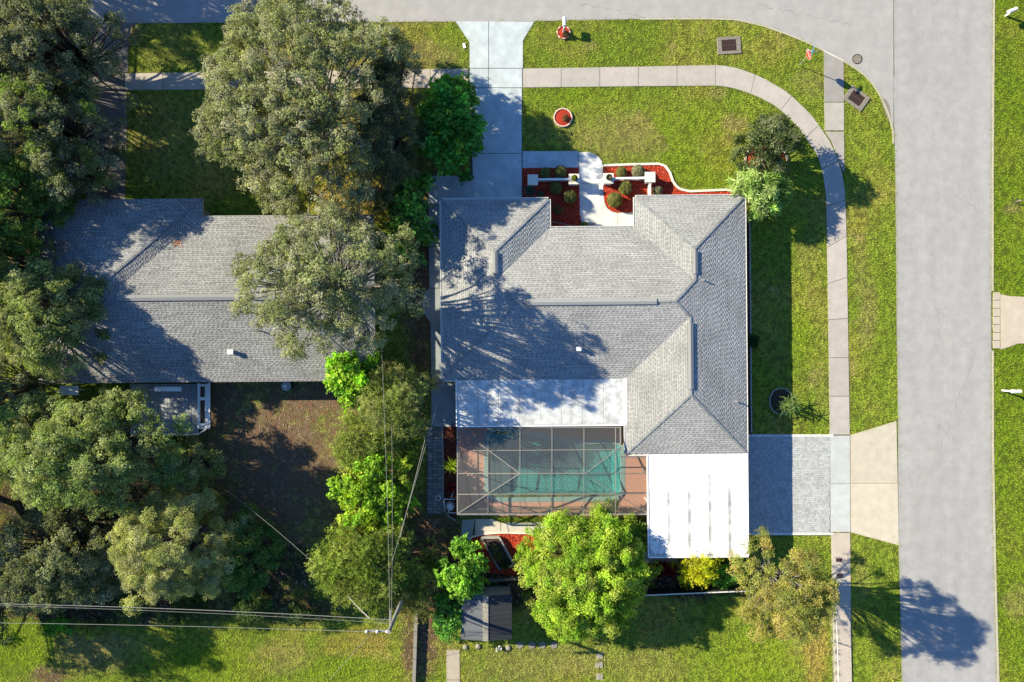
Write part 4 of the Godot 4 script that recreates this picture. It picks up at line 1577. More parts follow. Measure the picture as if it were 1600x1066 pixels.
	for seg in [[299, 112, 299, 258], [299, 258, 299, 400], [299, 400, 299, 530], [299, 530, 299, 653], [299, 653, 490, 653], [490, 653, 690, 653], [690, 653, 890, 653], [890, 653, 1090, 653], [1090, 653, 1288, 653], [1288, 653, 1489, 653]]:
		var a: Vector3 = pos.call(seg[0], seg[1])
		var b: Vector3 = pos.call(seg[2], seg[3])
		var m := MB.new()
		m.quad(Vector3(a.x, 0.1, a.z), Vector3(b.x, 0.1, b.z), b, a)
		obj("side_screen", m, M.screen, cg)
	# things on the pool deck
	var fp := thing("flower_pot", "pot of pink flowers in the left corner of the pool deck", "flower pot", P(729, 780) + UP * 0.09)
	var pm := MB.new()
	pm.lathe(Vector3.ZERO, [Vector2(0.2, 0), Vector2(0.28, 0.35), Vector2(0.3, 0.35), Vector2(0.26, 0.36), Vector2(0.24, 0.3), Vector2(0, 0.3)], 16)
	obj("pot", pm, M.grey_metal, fp)
	clump(fp, "blossom", Vector3(0, 0.55, 0), 0.36, 150, "box", [Color(0.5, 0.12, 0.36), Color(0.55, 0.2, 0.45), Color(0.4, 0.1, 0.3)], 1.8)
	clump(fp, "foliage", Vector3(0, 0.42, 0), 0.3, 90, "box", [Color(0.06, 0.1, 0.02)], 1.6)

func clump(parent: Node3D, called: String, c: Vector3, rad: float, count: int, style: String, cols: Array, size := 1.0, flat := 0.85, lm := "leaf") -> void:
	var xf := []
	var tint := []
	for i in count:
		var u := rng.randf() * TAU
		var w := rng.randf_range(-0.8, 1.0)
		var s := sqrt(1.0 - w * w)
		var d := Vector3(cos(u) * s, w, sin(u) * s)
		var q := c + Vector3(d.x, d.y * flat, d.z) * rad * (0.72 + 0.28 * rng.randf())
		q.y = maxf(q.y, 0.04)
		var ax := (d + UP * 0.3 + Vector3(rng.randfn(0, 0.3), 0, rng.randfn(0, 0.3))).normalized()
		var sx := ax.cross(Vector3(sin(u * 3.1), 0.2, cos(u * 3.1))).normalized()
		var sc := size * rng.randf_range(0.75, 1.25)
		xf.append(Transform3D(Basis(sx * sc, ax * sc, sx.cross(ax) * sc), q))
		var b: Color = cols[rng.randi() % cols.size()]
		var g := rng.randf_range(0.7, 1.3)
		tint.append(Color(b.r * g, b.g * g, b.b * g))
	scatter(called, sprigs[style], xf, tint, M[lm], parent)

# long arching leaves round a point
func blades(parent: Node3D, count: int, l: float, w: float, cols: Array, lift0: float, lift1: float, at := Vector3.ZERO, called := "leaf", droop := 0.5) -> void:
	for i in count:
		var m := MB.new()
		var a := i * 2.39996 + rng.randf() * 0.4
		var el := lerpf(lift0, lift1, float(i) / count) + rng.randfn(0, 0.08)
		var c: Color = cols[rng.randi() % cols.size()]
		var g := rng.randf_range(0.75, 1.25)
		m.col = Color(c.r * g, c.g * g, c.b * g)
		var ln := l * rng.randf_range(0.75, 1.15)
		var d := Vector3(cos(a), 0, sin(a))
		var s := Vector3(-d.z, 0, d.x)
		var prev := []
		for k in 5:
			var t := k / 4.0
			var p := at + d * ln * t * cos(el) + UP * (ln * t * sin(el) - droop * ln * t * t * 0.6)
			p.y = maxf(p.y, 0.03)
			var ww := w * (0.55 + 1.2 * t) * (1.0 - t) * 1.5 + 0.004
			var cur := [p - s * ww + UP * ww * 0.3, p, p + s * ww + UP * ww * 0.3]
			if k > 0:
				m.quad(prev[0], prev[1], cur[1], cur[0])
				m.quad(prev[1], prev[2], cur[2], cur[1])
			prev = cur
		obj(called, m, M.leaf_bright, parent)

# ------------------------------------------------------------------ gardens
func mulch(called: String, pts: Array, y := 0.06, dark := 1.0) -> void:
	var o := sheet(called, pts, y, M.mulch if dark == 1.0 else M.mulch_shaded)
	var pg := PackedVector2Array()
	var b := Rect2(Vector2(pts[0][0], pts[0][1]), Vector2.ZERO)
	for p in pts:
		pg.append(Vector2(p[0], p[1]))
		b = b.expand(Vector2(p[0], p[1]))
	var xf := []
	var tint := []
	var n := int(b.get_area() * 0.55)
	for i in n:
		var q := Vector2(rng.randf_range(b.position.x, b.end.x), rng.randf_range(b.position.y, b.end.y))
		if not Geometry2D.is_point_in_polygon(q, pg):
			continue
		var bs := Basis(Vector3(rng.randf() - 0.5, 1, rng.randf() - 0.5).normalized(), rng.randf() * TAU) * Basis(Vector3.FORWARD, rng.randf_range(-0.5, 0.5))
		xf.append(Transform3D(bs.scaled(Vector3.ONE * rng.randf_range(0.7, 1.5)), Vector3((q.x - 800) / PX, y + 0.012, (q.y - 533) / PX)))
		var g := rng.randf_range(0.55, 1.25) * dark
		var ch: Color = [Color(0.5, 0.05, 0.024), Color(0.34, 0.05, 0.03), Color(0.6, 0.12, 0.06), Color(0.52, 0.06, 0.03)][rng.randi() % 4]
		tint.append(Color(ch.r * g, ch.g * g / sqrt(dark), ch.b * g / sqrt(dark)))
	var cm := MB.new()
	cm.box(Vector3.ZERO, Vector3(0.09, 0.015, 0.03))
	scatter("mulch_chips", cm.done(), xf, tint, M.mulch_chip, o)

func front_garden() -> void:
	mulch("mulch_bed", [[816.6, 263], [903.5, 262.5], [905, 287], [906, 335], [908, 345], [913, 362], [855, 362], [817, 330]])
	mulch("mulch_bed", [[943, 260], [1029, 258.5], [1038, 262], [1044, 271], [1049, 285], [1054, 292], [1061, 297.5], [1077, 301], [1134, 298.5], [1150, 302], [1160, 309], [1160, 325], [994, 325], [994, 332], [963, 332], [956, 330.5], [949.5, 325], [945.5, 318], [943.5, 308]])
	# white bed edging
	var em := MB.new()
	var line := [[943, 259], [985, 257.5], [1029, 256.5], [1039, 260], [1046, 269], [1051, 284], [1056, 291], [1062, 296], [1077, 299.5], [1134, 297], [1150, 300.5], [1159, 307]]
	var k := 0
	var bd := thing("bed_edging", "cream curving kerb round the right front mulch bed", "garden edging", P(1040, 280))
	for i in line.size() - 1:
		var a := Vector2(line[i][0], line[i][1])
		var b := Vector2(line[i + 1][0], line[i + 1][1])
		var n := maxi(1, roundi(a.distance_to(b) / 10.5))
		for j in n:
			var p := a.lerp(b, float(j) / n)
			var q := a.lerp(b, float(j + 0.97) / n)
			var m := MB.new()
			m.beam(P(p.x, p.y) + UP * 0.07 - bd.position, P(q.x, q.y) + UP * 0.07 - bd.position, 0.17, 0.15 + rng.randf_range(-0.004, 0.004))
			obj("kerb_stone", m, M.curb_white, bd)
	# low walls of white rails between square pillars
	var walls := [
		["low white garden wall left of the front walk, between square pillars", [[832.5, 281], [897, 280]], [[841, 280.5, 889, 280]]],
		["low white garden wall right of the front walk, turning towards the house", [[951, 279], [1016, 277]], [[959, 279, 1008, 278], [1015.5, 287, 1015.5, 312]]],
	]
	var pillars := []
	for w in walls:
		var h := 1.0
		var t := thing("garden_wall", w[0], "garden wall", P(w[1][0][0], w[1][0][1], h) * Vector3(1, 0, 1))
		var o := t.position
		for p in w[1]:
			var c := P(p[0], p[1], h)
			var m := MB.new()
			m.box(Vector3(c.x, h * 0.5 - 0.03, c.z) - o, Vector3(0.62, h - 0.06, 0.62))
			var pil := obj("pillar", m, M.white, t)
			var cp := MB.new()
			cp.slab(Vector3(c.x, h + 0.0, c.z) - o, Vector3(0.8, 0.1, 0.8), 0.02)
			obj("cap", cp, M.curb_white, pil)
			pillars.append(c)
		for r in w[2]:
			var a := P(r[0], r[1], 0.9)
			var b := P(r[2], r[3], 0.9)
			var m := MB.new()
			m.beam(a - o, b - o, 0.16, 0.1)
			obj("rail", m, M.white, t)
			var n := int(a.distance_to(b) / 0.16)
			for i in n:
				var q := a.lerp(b, (i + 0.5) / n)
				var bm := MB.new()
				bm.box(Vector3(q.x, 0.44, q.z) - o, Vector3(0.07, 0.86, 0.07))
				obj("baluster", bm, M.white, t)
	for i in 2:
		var c: Vector3 = pillars[1 + i]
		var t := thing("flower_pot", ["black pot with small yellow-green plant on the pillar left of the walk", "black pot with trailing dark plant on the pillar right of the walk"][i], "flower pot", Vector3(c.x, 1.05, c.z), "pots on the inner pillars")
		var m := MB.new()
		m.lathe(Vector3.ZERO, [Vector2(0.14, 0), Vector2(0.22, 0.3), Vector2(0.25, 0.31), Vector2(0.25, 0.35), Vector2(0.2, 0.35), Vector2(0.18, 0.26), Vector2(0, 0.26)], 16)
		obj("pot", m, M.dark_metal, t)
		if i == 0:
			clump(t, "foliage", Vector3(0, 0.36, 0), 0.14, 60, "box", [Color(0.3, 0.3, 0.02), Color(0.12, 0.2, 0.012)], 1.2)
		else:
			blades(t, 9, 0.3, 0.03, [Color(0.05, 0.09, 0.03), Color(0.2, 0.2, 0.1)], 0.3, 1.2, Vector3(0, 0.28, 0))
	# clipped shrubs
	var sh := [
		[852, 270, 8, "shaded clipped shrub beside the driveway end of the front walk", 0], [876, 269, 9.5, "clipped shrub between the left garden wall and the front walk", 0], [869, 294, 9, "smaller round shrub behind the left garden wall", 0], [890, 308, 10.5, "larger round shrub in the left bed nearest the front walk", 0],
		[971, 269, 8, "clipped shrub in front of the right garden wall, beside the potted pillar", 0], [997, 268, 10, "grey-green clipped shrub in front of the right garden wall near its corner pillar", 1], [977, 294, 10.5, "round shrub behind the right garden wall, nearer the wall", 0], [960, 313, 11.5, "round shrub behind the right garden wall, nearer the curved walk", 0], [1027.5, 298, 7.5, "small grey-green shrub right of the corner pillar", 1],
	]
	for s in sh:
		var rad: float = s[2] / PX * 0.98
		var t := thing("clipped_shrub", s[3], "shrub", P(s[0], s[1], 0.5) * Vector3(1, 0, 1) + UP * 0.06, "round clipped shrubs in the red mulch")
		var cols := [Color(0.25, 0.25, 0.075), Color(0.3, 0.27, 0.1), Color(0.2, 0.21, 0.05)]
		if s[4] == 1:
			cols = [Color(0.38, 0.37, 0.26), Color(0.28, 0.27, 0.17), Color(0.2, 0.21, 0.1)]
		clump(t, "foliage", Vector3(0, rad * 1.05, 0), rad, int(750 * rad / 0.5), "box", cols, 1.1, 0.95)
		var core := MB.new()
		core.lathe(Vector3.ZERO, [Vector2(0.02, 0.05), Vector2(rad * 0.7, rad * 0.7), Vector2(rad * 0.78, rad * 1.1), Vector2(rad * 0.5, rad * 1.65), Vector2(0, rad * 1.8)], 12)
		obj("branches", core, M.soil, t)
	var ag := thing("agave", "blue-green agave beside the garage corner in the left bed", "agave", P(827, 299) + UP * 0.06)
	blades(ag, 26, 0.75, 0.045, [Color(0.07, 0.15, 0.12), Color(0.1, 0.19, 0.15)], 0.1, 1.35, Vector3(0, 0.1, 0), "leaf", 0.2)
	var sp := thing("small_plant", "small pale shrub between the agave and the garage roof corner", "plant", P(845, 305) + UP * 0.06)
	clump(sp, "foliage", Vector3(0, 0.2, 0), 0.22, 80, "box", [Color(0.14, 0.16, 0.1)], 1.3)
	sp = thing("small_plant", "bare twiggy plant in the shaded mulch beside the garage wall", "plant", P(872, 331) + UP * 0.06)
	var tw := MB.new()
	for i in 9:
		var a := rng.randf() * TAU
		var q := Vector3(cos(a) * 0.4, rng.randf_range(0.4, 0.9), sin(a) * 0.4)
		tw.tube([Vector3.ZERO, q * 0.5 + UP * 0.1, q], [0.02, 0.012, 0.006], 4)
	obj("twigs", tw, M.bark_pale, sp)
	clump(sp, "foliage", Vector3(0, 0.6, 0), 0.35, 26, "fine", [Color(0.08, 0.13, 0.04)], 0.9)
	sp = thing("small_plant", "small yellow-green plant beside the porch step", "plant", P(912, 353) + UP * 0.06)
	clump(sp, "foliage", Vector3(0, 0.2, 0), 0.2, 60, "fine", [Color(0.25, 0.3, 0.03)], 0.8)
	# dark hose or cable in the mulch
	var hs := MB.new()
	hs.tube([P(862, 347) + UP * 0.09, P(875, 349) + UP * 0.09, P(888, 352) + UP * 0.09, P(900, 357) + UP * 0.09], [0.03, 0.03, 0.03, 0.03], 6)
	tag(obj("garden_hose", hs, M.grey_metal), "thin grey hose lying in the shaded left mulch bed", "hose")
	# planter rings in the lawn
	for d in [[879.5, 184.5, 14.5, "round red mulch planter ring alone on the front lawn", 0], [880.5, 51.5, 10.5, "small mulch planter ring round the mailbox post by the side street", 1]]:
		var t := thing("planter_ring", d[3], "planter", P(d[0], d[1]))
		pave_circle(d[0], d[1], d[2] + 1)
		var rr: float = d[2] / PX
		var n := 14 if d[4] == 0 else 16
		for i in n:
			var a := TAU * i / n
			var m := MB.new()
			m.col = Color(0.6, 0.45, 0.36) if d[4] == 0 or i % 2 == 0 else Color(0.36, 0.12, 0.08)
			m.slab(Vector3(cos(a), 0, sin(a)) * (rr - 0.04) + UP * 0.08, Vector3(TAU * rr / n * 0.95, 0.18, 0.11), 0.02, Basis(UP, -a - PI / 2))
			obj("edging_block", m, M.concrete, t)
		var mm := MB.new()
		mm.lathe(Vector3.ZERO, [Vector2(rr - 0.06, 0.1), Vector2(rr * 0.5, 0.14), Vector2(0, 0.16)], 18)
		obj("mulch", mm, M.mulch, t)
		var pl := thing("small_plant", ["small dry plant in the lone planter ring on the lawn", "small grey-green plant in the mailbox planter ring"][d[4]], "plant", P(d[0] + (4.0 if d[4] == 0 else 3.5), d[1] + (2.0 if d[4] == 0 else 4.5)) + UP * 0.14)
		clump(pl, "foliage", Vector3(0, 0.14, 0), 0.2, 34, "fine", [Color(0.09, 0.1, 0.05), Color(0.16, 0.1, 0.06)], 0.7)
	# corner bed with two leafy shrubs
	var t := thing("planter_ring", "large round mulch bed with white blocks under the corner trees", "planter", P(1197, 252))
	for i in 24:
		var a := TAU * i / 24.0
		var m := MB.new()
		m.col = Color(0.66, 0.56, 0.47)
		m.slab(Vector3(cos(a) * 1.65, 0.08, sin(a) * 1.45), Vector3(0.38, 0.18, 0.14), 0.02, Basis(UP, -a - PI / 2))
		obj("edging_block", m, M.concrete, t)
	pave_circle(1197, 252, 32)
	var mm := MB.new()
	mm.lathe(Vector3.ZERO, [Vector2(1.45, 0.08), Vector2(0.8, 0.15), Vector2(0, 0.18)], 24)
	obj("mulch", mm, M.mulch, t)
	# ring of grey edging and the strappy plant half in shade
	t = thing("planter_ring", "faceted grey edging ring in the shade right of the house", "planter", P(1220, 627))
	for i in 11:
		var a := TAU * i / 11.0
		var b := TAU * (i + 1) / 11.0
		var m := MB.new()
		m.beam(Vector3(cos(a) * 0.92, 0.06, sin(a) * 1.05), Vector3(cos(b) * 0.92, 0.06, sin(b) * 1.05), 0.07, 0.12)
		obj("edging_piece", m, M.grey_metal, t)
	mm = MB.new()
	mm.lathe(Vector3.ZERO, [Vector2(0.9, 0.03), Vector2(0.4, 0.06), Vector2(0, 0.07)], 20)
	obj("soil", mm, M.soil, t)
	pave_circle(1220, 627, 18)
	var cd := thing("strappy_plant", "multi-stemmed plant with long strap leaves in the grey edging ring", "plant", P(1221, 629))
	for st in [[0.0, 0.0, 0.9], [0.35, 0.3, 1.3], [-0.2, 0.35, 0.8], [0.3, -0.4, 1.1], [0.6, 0.15, 1.5], [0.15, 0.5, 1.0]]:
		var tm := MB.new()
		tm.tube([Vector3(st[0] * 0.3, 0, st[1] * 0.3), Vector3(st[0] * 0.9, st[2], st[1] * 0.9)], [0.04, 0.03], 6)
		obj("stem", tm, M.bark_pale, cd)
		blades(cd, 12, 0.85, 0.045, [Color(0.15, 0.24, 0.06), Color(0.09, 0.16, 0.04), Color(0.2, 0.27, 0.1)], -0.2, 1.2, Vector3(st[0] * 0.9, st[2], st[1] * 0.9), "leaf", 0.7)
	sp = thing("small_plant", "low green shrub against the shaded right house wall", "plant", P(1174, 533))
	clump(sp, "foliage", Vector3(0, 0.35, 0), 0.4, 120, "dark", [Color(0.04, 0.1, 0.02)], 0.8)
	# white scrap on the left verge
	var sc := MB.new()
	sc.slab(P(725.5, 72) + UP * 0.06, Vector3(0.22, 0.04, 0.4), 0.01, Basis(UP, 0.3))
	tag(obj("paper_scrap", sc, M.white), "scrap of white paper on the dry verge beside the driveway apron", "paper")

func pave_circle(x: float, y: float, r: float) -> void:
	var l := []
	for i in 16:
		l.append([x + cos(TAU * i / 16) * r, y + sin(TAU * i / 16) * r])
	pave(l)

func back_garden() -> void:
	# brick path left of the cage
	var bp := setting("brick_path")
	pave([[666, 667], [692, 667], [692, 800], [700, 812], [660, 812]])
	var bed := MB.new()
	bed.prism(poly([[667, 667], [691.5, 667], [691.5, 792], [697, 804], [667, 806]]), -0.05, 0.02)
	obj("bed", bed, M.joint, bp)
	var y := 668.0
	var row := 0
	while y < 800.0:
		for i in 3:
			var m := MB.new()
			var g := rng.randf_range(0.14, 0.26)
			m.col = Color(g, g * 0.95, g * 0.9)
			var x := 667.6 + i * 8.0 + (row % 2) * 0.8
			m.slab(P(x + 3.8, y + 2.3) + UP * (0.03 + rng.randf_range(-0.006, 0.006)), Vector3(0.375, 0.06, 0.215), 0.012, Basis(UP, rng.randfn(0, 0.015)))
			obj("brick", m, M.concrete, bp)
		y += 4.8
		row += 1
	mulch("mulch_bed", [[693, 668], [713, 660], [713.5, 806], [712, 813], [703, 809], [696, 800], [693, 790]], 0.04, 0.3)  # bed and chips coloured darker in place of tree shade
	var er := MB.new()
	var pts := [P(691.5, 667), P(692.5, 720), P(692.5, 785), P(695, 797), P(702, 807), P(712, 813)]
	for i in pts.size() - 1:
		er.beam(pts[i] + UP * 0.06, pts[i + 1] + UP * 0.06, 0.07, 0.12)
	tag(obj("bed_edging", er, M.grey_metal), "curved grey edging between the brick path and the narrow cage-side bed", "garden edging")
	var yu := thing("yucca", "bright lime spiky plant beside the left cage wall", "yucca", P(706.5, 724))
	var tm := MB.new()
	tm.tube([Vector3.ZERO, Vector3(0, 0.9, 0)], [0.09, 0.07], 7)
	obj("stem", tm, M.bark_pale, yu)
	blades(yu, 52, 0.82, 0.035, [Color(0.3, 0.42, 0.02), Color(0.4, 0.46, 0.05), Color(0.22, 0.34, 0.02)], -0.3, 1.45, Vector3(0, 0.9, 0), "leaf", 0.25)
	var cr := thing("red_plant", "small red-leaved plant in the cage-side bed below the yucca", "plant", P(705, 760) + UP * 0.04)
	clump(cr, "foliage", Vector3(0, 0.3, 0), 0.3, 60, "dark", [Color(0.3, 0.02, 0.02), Color(0.15, 0.02, 0.02)], 0.7)
	# pool pump in a white frame
	var pu := thing("pool_pump", "round grey pool filter inside a white pipe frame beside the cage", "pool pump", P(704, 789))
	var m := MB.new()
	m.lathe(Vector3(0, 0, 0), [Vector2(0.33, 0.0), Vector2(0.35, 0.1), Vector2(0.35, 0.6), Vector2(0.25, 0.78), Vector2(0.1, 0.85), Vector2(0, 0.86)], 20)
	obj("filter_tank", m, M.sign_back, pu)
	m = MB.new()
	for s in [[-0.45, -0.55, 0.4, -0.55], [-0.45, -0.55, -0.45, 0.15], [-0.1, 0.5, 0.45, 0.5], [-0.1, 0.5, -0.1, 0.3]]:
		m.tube([Vector3(s[0], 0.5, s[1]), Vector3(s[2], 0.5, s[3])], [0.035, 0.035], 6)
		m.tube([Vector3(s[0], 0.0, s[1]), Vector3(s[0], 0.52, s[1])], [0.035, 0.035], 6)
	obj("pipe_frame", m, M.white, pu)
	m = MB.new()
	m.tube([Vector3(0.3, 0.05, -1.3), Vector3(0.1, 0.6, -0.6)], [0.03, 0.03], 6)
	obj("hose", m, M.white, pu)
	var hr := thing("hose_coil", "pale coil of hose lying on the brick path beside the pool filter", "hose", P(685, 778))
	m = MB.new()
	for k in 3:
		var ring := []
		var rad := []
		for i in 17:
			ring.append(Vector3(cos(TAU * i / 16) * (0.2 - k * 0.02), 0.08 + k * 0.03, sin(TAU * i / 16) * (0.2 - k * 0.02)))
			rad.append(0.018)
		m.tube(ring, rad, 5, false)
	obj("coil", m, M.white, hr)
	# concrete walk behind the cage and the mulch around the raised bed
	var bw := setting("back_walk")
	slab(bw, "slab", [[722, 813], [742, 811], [738, 838], [727, 849], [720, 846]], -0.05, 0.04, M.concrete, Color(0.36, 0.35, 0.34))
	slab(bw, "slab", [[743, 811], [770, 811], [782, 817], [782, 831], [755, 834], [742, 838]], -0.05, 0.04, M.concrete, Color(0.5, 0.45, 0.38))
	slab(bw, "slab", [[783, 817], [870, 816], [872, 838], [852, 836], [826, 832], [783, 831.5]], -0.05, 0.04, M.concrete, Color(0.52, 0.47, 0.4))
	mulch("mulch_bed", [[727, 850], [739, 839], [757, 835], [783, 832.5], [826, 833.5], [846, 838], [830, 890], [810, 900], [760, 895], [735, 870]], 0.04)
	var ec := MB.new()
	pts = [P(726, 850), P(738, 838.5), P(757, 834), P(783, 832), P(826, 833), P(847, 837.5)]
	for i in pts.size() - 1:
		ec.beam(pts[i] + UP * 0.05, pts[i + 1] + UP * 0.05, 0.12, 0.12)
	tag(obj("bed_edging", ec, M.curb_white), "pale curved kerb between the back walk and the rear mulch bed", "garden edging")
	var rb := thing("raised_planter", "slanting raised planter box with weathered white boards behind the cage", "planter", P(776, 866))
	var o := rb.position
	var cs := [P(752, 841, 0.45), P(780, 840.5, 0.45), P(804, 884, 0.45), P(780, 890, 0.45)]
	for i in 4:
		m = MB.new()
		var a: Vector3 = cs[i] - o
		var b: Vector3 = cs[(i + 1) % 4] - o
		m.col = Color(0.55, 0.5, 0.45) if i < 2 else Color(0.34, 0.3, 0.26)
		m.beam(Vector3(a.x, 0.22, a.z), Vector3(b.x, 0.22, b.z), 0.14, 0.46)
		obj("board", m, M.wood_grey, rb)
	m = MB.new()
	m.prism(PackedVector2Array([Vector2(cs[0].x - o.x, cs[0].z - o.z), Vector2(cs[1].x - o.x, cs[1].z - o.z), Vector2(cs[2].x - o.x, cs[2].z - o.z), Vector2(cs[3].x - o.x, cs[3].z - o.z)]), 0.0, 0.36)
	obj("soil", m, M.soil, rb)
	for s in [[773, 856, "pale leafy plant in the upper half of the raised planter", Color(0.16, 0.2, 0.07)], [778, 866, "yellowish plant in the middle of the raised planter", Color(0.2, 0.17, 0.06)], [788, 880, "dark plant in the lower end of the raised planter", Color(0.05, 0.08, 0.02)]]:
		var sp := thing("small_plant", s[2], "plant", P(s[0], s[1]) + UP * 0.36)
		clump(sp, "foliage", Vector3(0, 0.2, 0), 0.28, 60, "dark", [s[3]], 0.7)
	# dark garden wall above the shed
	var wl := MB.new()
	wl.col = Color(0.25, 0.21, 0.17)
	wl.beam(P(757, 906) + UP * 0.2, P(812, 902) + UP * 0.2, 0.2, 0.4)
	tag(obj("low_wall", wl, M.wood_grey), "low brown timber edge between the rear mulch bed and the shed", "low wall")
	# shed
	var h := 2.3
	var sa := P(720, 930, h)
	var sb := P(800, 1000, h)
	var sd := thing("garden_shed", "garden shed with dark ribbed metal roof and white ridge", "shed", Vector3((sa.x + sb.x) * 0.5, 0, (sa.z + sb.z) * 0.5))
	var dx := (sb.x - sa.x) * 0.5
	var dz := (sb.z - sa.z) * 0.5
	m = MB.new()
	m.box(Vector3(0, 1.05, 0), Vector3(dx * 2 - 0.3, 2.1, dz * 2 - 0.3))
	obj("wall", m, M.grey_metal, sd)
	for sgn in [-1.0, 1.0]:
		var nrib := 9
		for i in nrib:
			m = MB.new()
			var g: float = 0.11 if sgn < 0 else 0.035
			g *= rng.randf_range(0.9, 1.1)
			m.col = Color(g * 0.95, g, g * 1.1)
			var z := lerpf(-dz, dz, (i + 0.5) / nrib)
			var pitch: float = 0.16 * sgn
			var bs := Basis(Vector3(0, 0, 1), -pitch)
			var wide := dx / cos(pitch)
			m.slab(Vector3(sgn * dx * 0.5, h + 0.17 - 0.17 + 0.0, z), Vector3(wide, 0.05, dz * 2 / nrib - 0.015), 0.012, bs)
			m.box(Vector3(sgn * dx * 0.5, h + 0.035, z + dz / nrib - 0.02), Vector3(wide, 0.035, 0.04), bs)
			obj("roof_sheet", m, M.paint, sd)
	m = MB.new()
	m.slab(Vector3(-0.05, h + 0.19, 0), Vector3(0.42, 0.05, dz * 2 + 0.06), 0.015)
	obj("ridge", m, M.stone, sd)
	m = MB.new()
	m.box(Vector3(0.5, 0.95, dz - 0.14), Vector3(0.9, 1.9, 0.04))
	obj("door", m, M.white, sd)
	pave([[722, 930], [800, 930], [800, 1000], [722, 1000]])
	# odds and ends along the shed front
	var bits := [[727, 1011, "crumpled white bag at the left foot of the shed"], [747, 1010, "pale rock in front of the shed's left half"], [776, 1012, "upright white stake in front of the shed"], [781, 1011, "white bucket just right of the stake before the shed"], [794, 1012, "white rock at the right foot of the shed"]]
	for i in bits.size():
		m = MB.new()
		var at := P(bits[i][0], bits[i][1])
		if i == 2:
			m.box(at + UP * 0.3, Vector3(0.1, 0.6, 0.1))
			tag(obj("stake", m, M.white), bits[i][2], "stake")
		elif i == 3:
			m.lathe(at, [Vector2(0.12, 0), Vector2(0.15, 0.3), Vector2(0.14, 0.3), Vector2(0.11, 0.03), Vector2(0, 0.03)], 14)
			tag(obj("bucket", m, M.white), bits[i][2], "bucket")
		else:
			var prof := [Vector2(0.18, 0), Vector2(0.22, 0.08), Vector2(0.14, 0.17), Vector2(0.0, 0.2)]
			m.lathe(at, prof, 7 + i)
			tag(obj("rock" if i > 0 else "bag", m, M.stone), bits[i][2], "rock" if i > 0 else "bag")
	# stepping stones
	var ord := ["first", "second", "third", "last"]
	for i in 4:
		m = MB.new()
		var rr := 0.28
		m.lathe(P([812.5, 831, 847.5, 865.5][i], 1008), [Vector2(rr, 0), Vector2(rr, 0.05), Vector2(rr - 0.02, 0.065), Vector2(0, 0.07)], 18)
		tag(obj("stepping_stone", m, M.drain_concrete), "round stepping stone right of the shed, %s in the row" % (["nearest the shed", "second from the shed", "third from the shed", "brightest and farthest from the shed"][i]), "stepping stone", "round stepping stones")
		pave_circle([812.5, 831, 847.5, 865.5][i], 1008, 6)
	for i in 4:
		m = MB.new()
		m.slab(P([937, 933.5, 939.5, 937][i], [1025, 1039.5, 1039, 1057.5][i]) + UP * 0.03, Vector3([0.48, 0.3, 0.26, 0.5][i], 0.07, [0.5, 0.42, 0.44, 0.5][i]), 0.015, Basis(UP, [0.05, -0.2, 0.1, -0.05][i]))
		tag(obj("stepping_stone", m, M.stone), ["square stepping stone in the back lawn, nearest the lime tree", "left half of the broken stepping stone in the back lawn", "right half of the broken stepping stone in the back lawn", "square stepping stone in the back lawn, nearest the bottom edge"][i], "stepping stone", "square stepping stones")
	# red plants and path under the carport's lower edge
	sheet("path", [[1003, 862], [1058, 868], [1060, 880], [1004, 880]], 0.03, M.concrete, Color(0.3, 0.28, 0.26))
	for i in 3:
		var sp := thing("red_plant", ["dark red leafy plant below the carport's left corner", "red plant beside the paved strip below the carport", "maroon plant nearest the yellow bush below the carport"][i], "plant", P([1022, 1032, 1046][i], [891, 886, 889][i]))
		clump(sp, "foliage", Vector3(0, 0.35, 0), 0.4, 70, "dark", [Color(0.28, 0.015, 0.015), Color(0.14, 0.015, 0.015)], 1.0)
	fences()

func fence_run(called: String, label: String, pts: Array, h: float, gap: float, m: Material, wire: bool, rail_w := 0.045) -> void:
	var t := thing(called, label, "fence", P(pts[0][0], pts[0][1]))
	var o := t.position
	for i in pts.size() - 1:
		var a := P(pts[i][0], pts[i][1]) - o
		var b := P(pts[i + 1][0], pts[i + 1][1]) - o
		var n := maxi(1, roundi(a.distance_to(b) / gap))
		var r := MB.new()
		r.tube([a + UP * h, b + UP * h], [rail_w, rail_w], 8)
		obj("rail", r, m, t)
		for k in n + 1:
			var p := a.lerp(b, float(k) / n)
			var pm := MB.new()
			pm.tube([p, p + UP * (h + 0.05)], [rail_w * 1.15, rail_w * 1.1], 8)
			obj("post", pm, m, t)
		if wire:
			var wm := MB.new()
			var len := a.distance_to(b)
			var d := (b - a).normalized()
			var s := 0.0
			while s < len:
				for sg in [-1.0, 1.0]:
					var p0 := a + d * s + UP * (0.03 if sg > 0 else h)
					var e := minf(h, len - s)
					var p1: Vector3 = p0 + d * e + UP * e * float(sg)
					p1.y = clampf(p1.y, 0.0, h)
					wm.beam(p0, p1, 0.004, 0.004)
				s += 0.2
			obj("wire_mesh", wm, m, t, true)

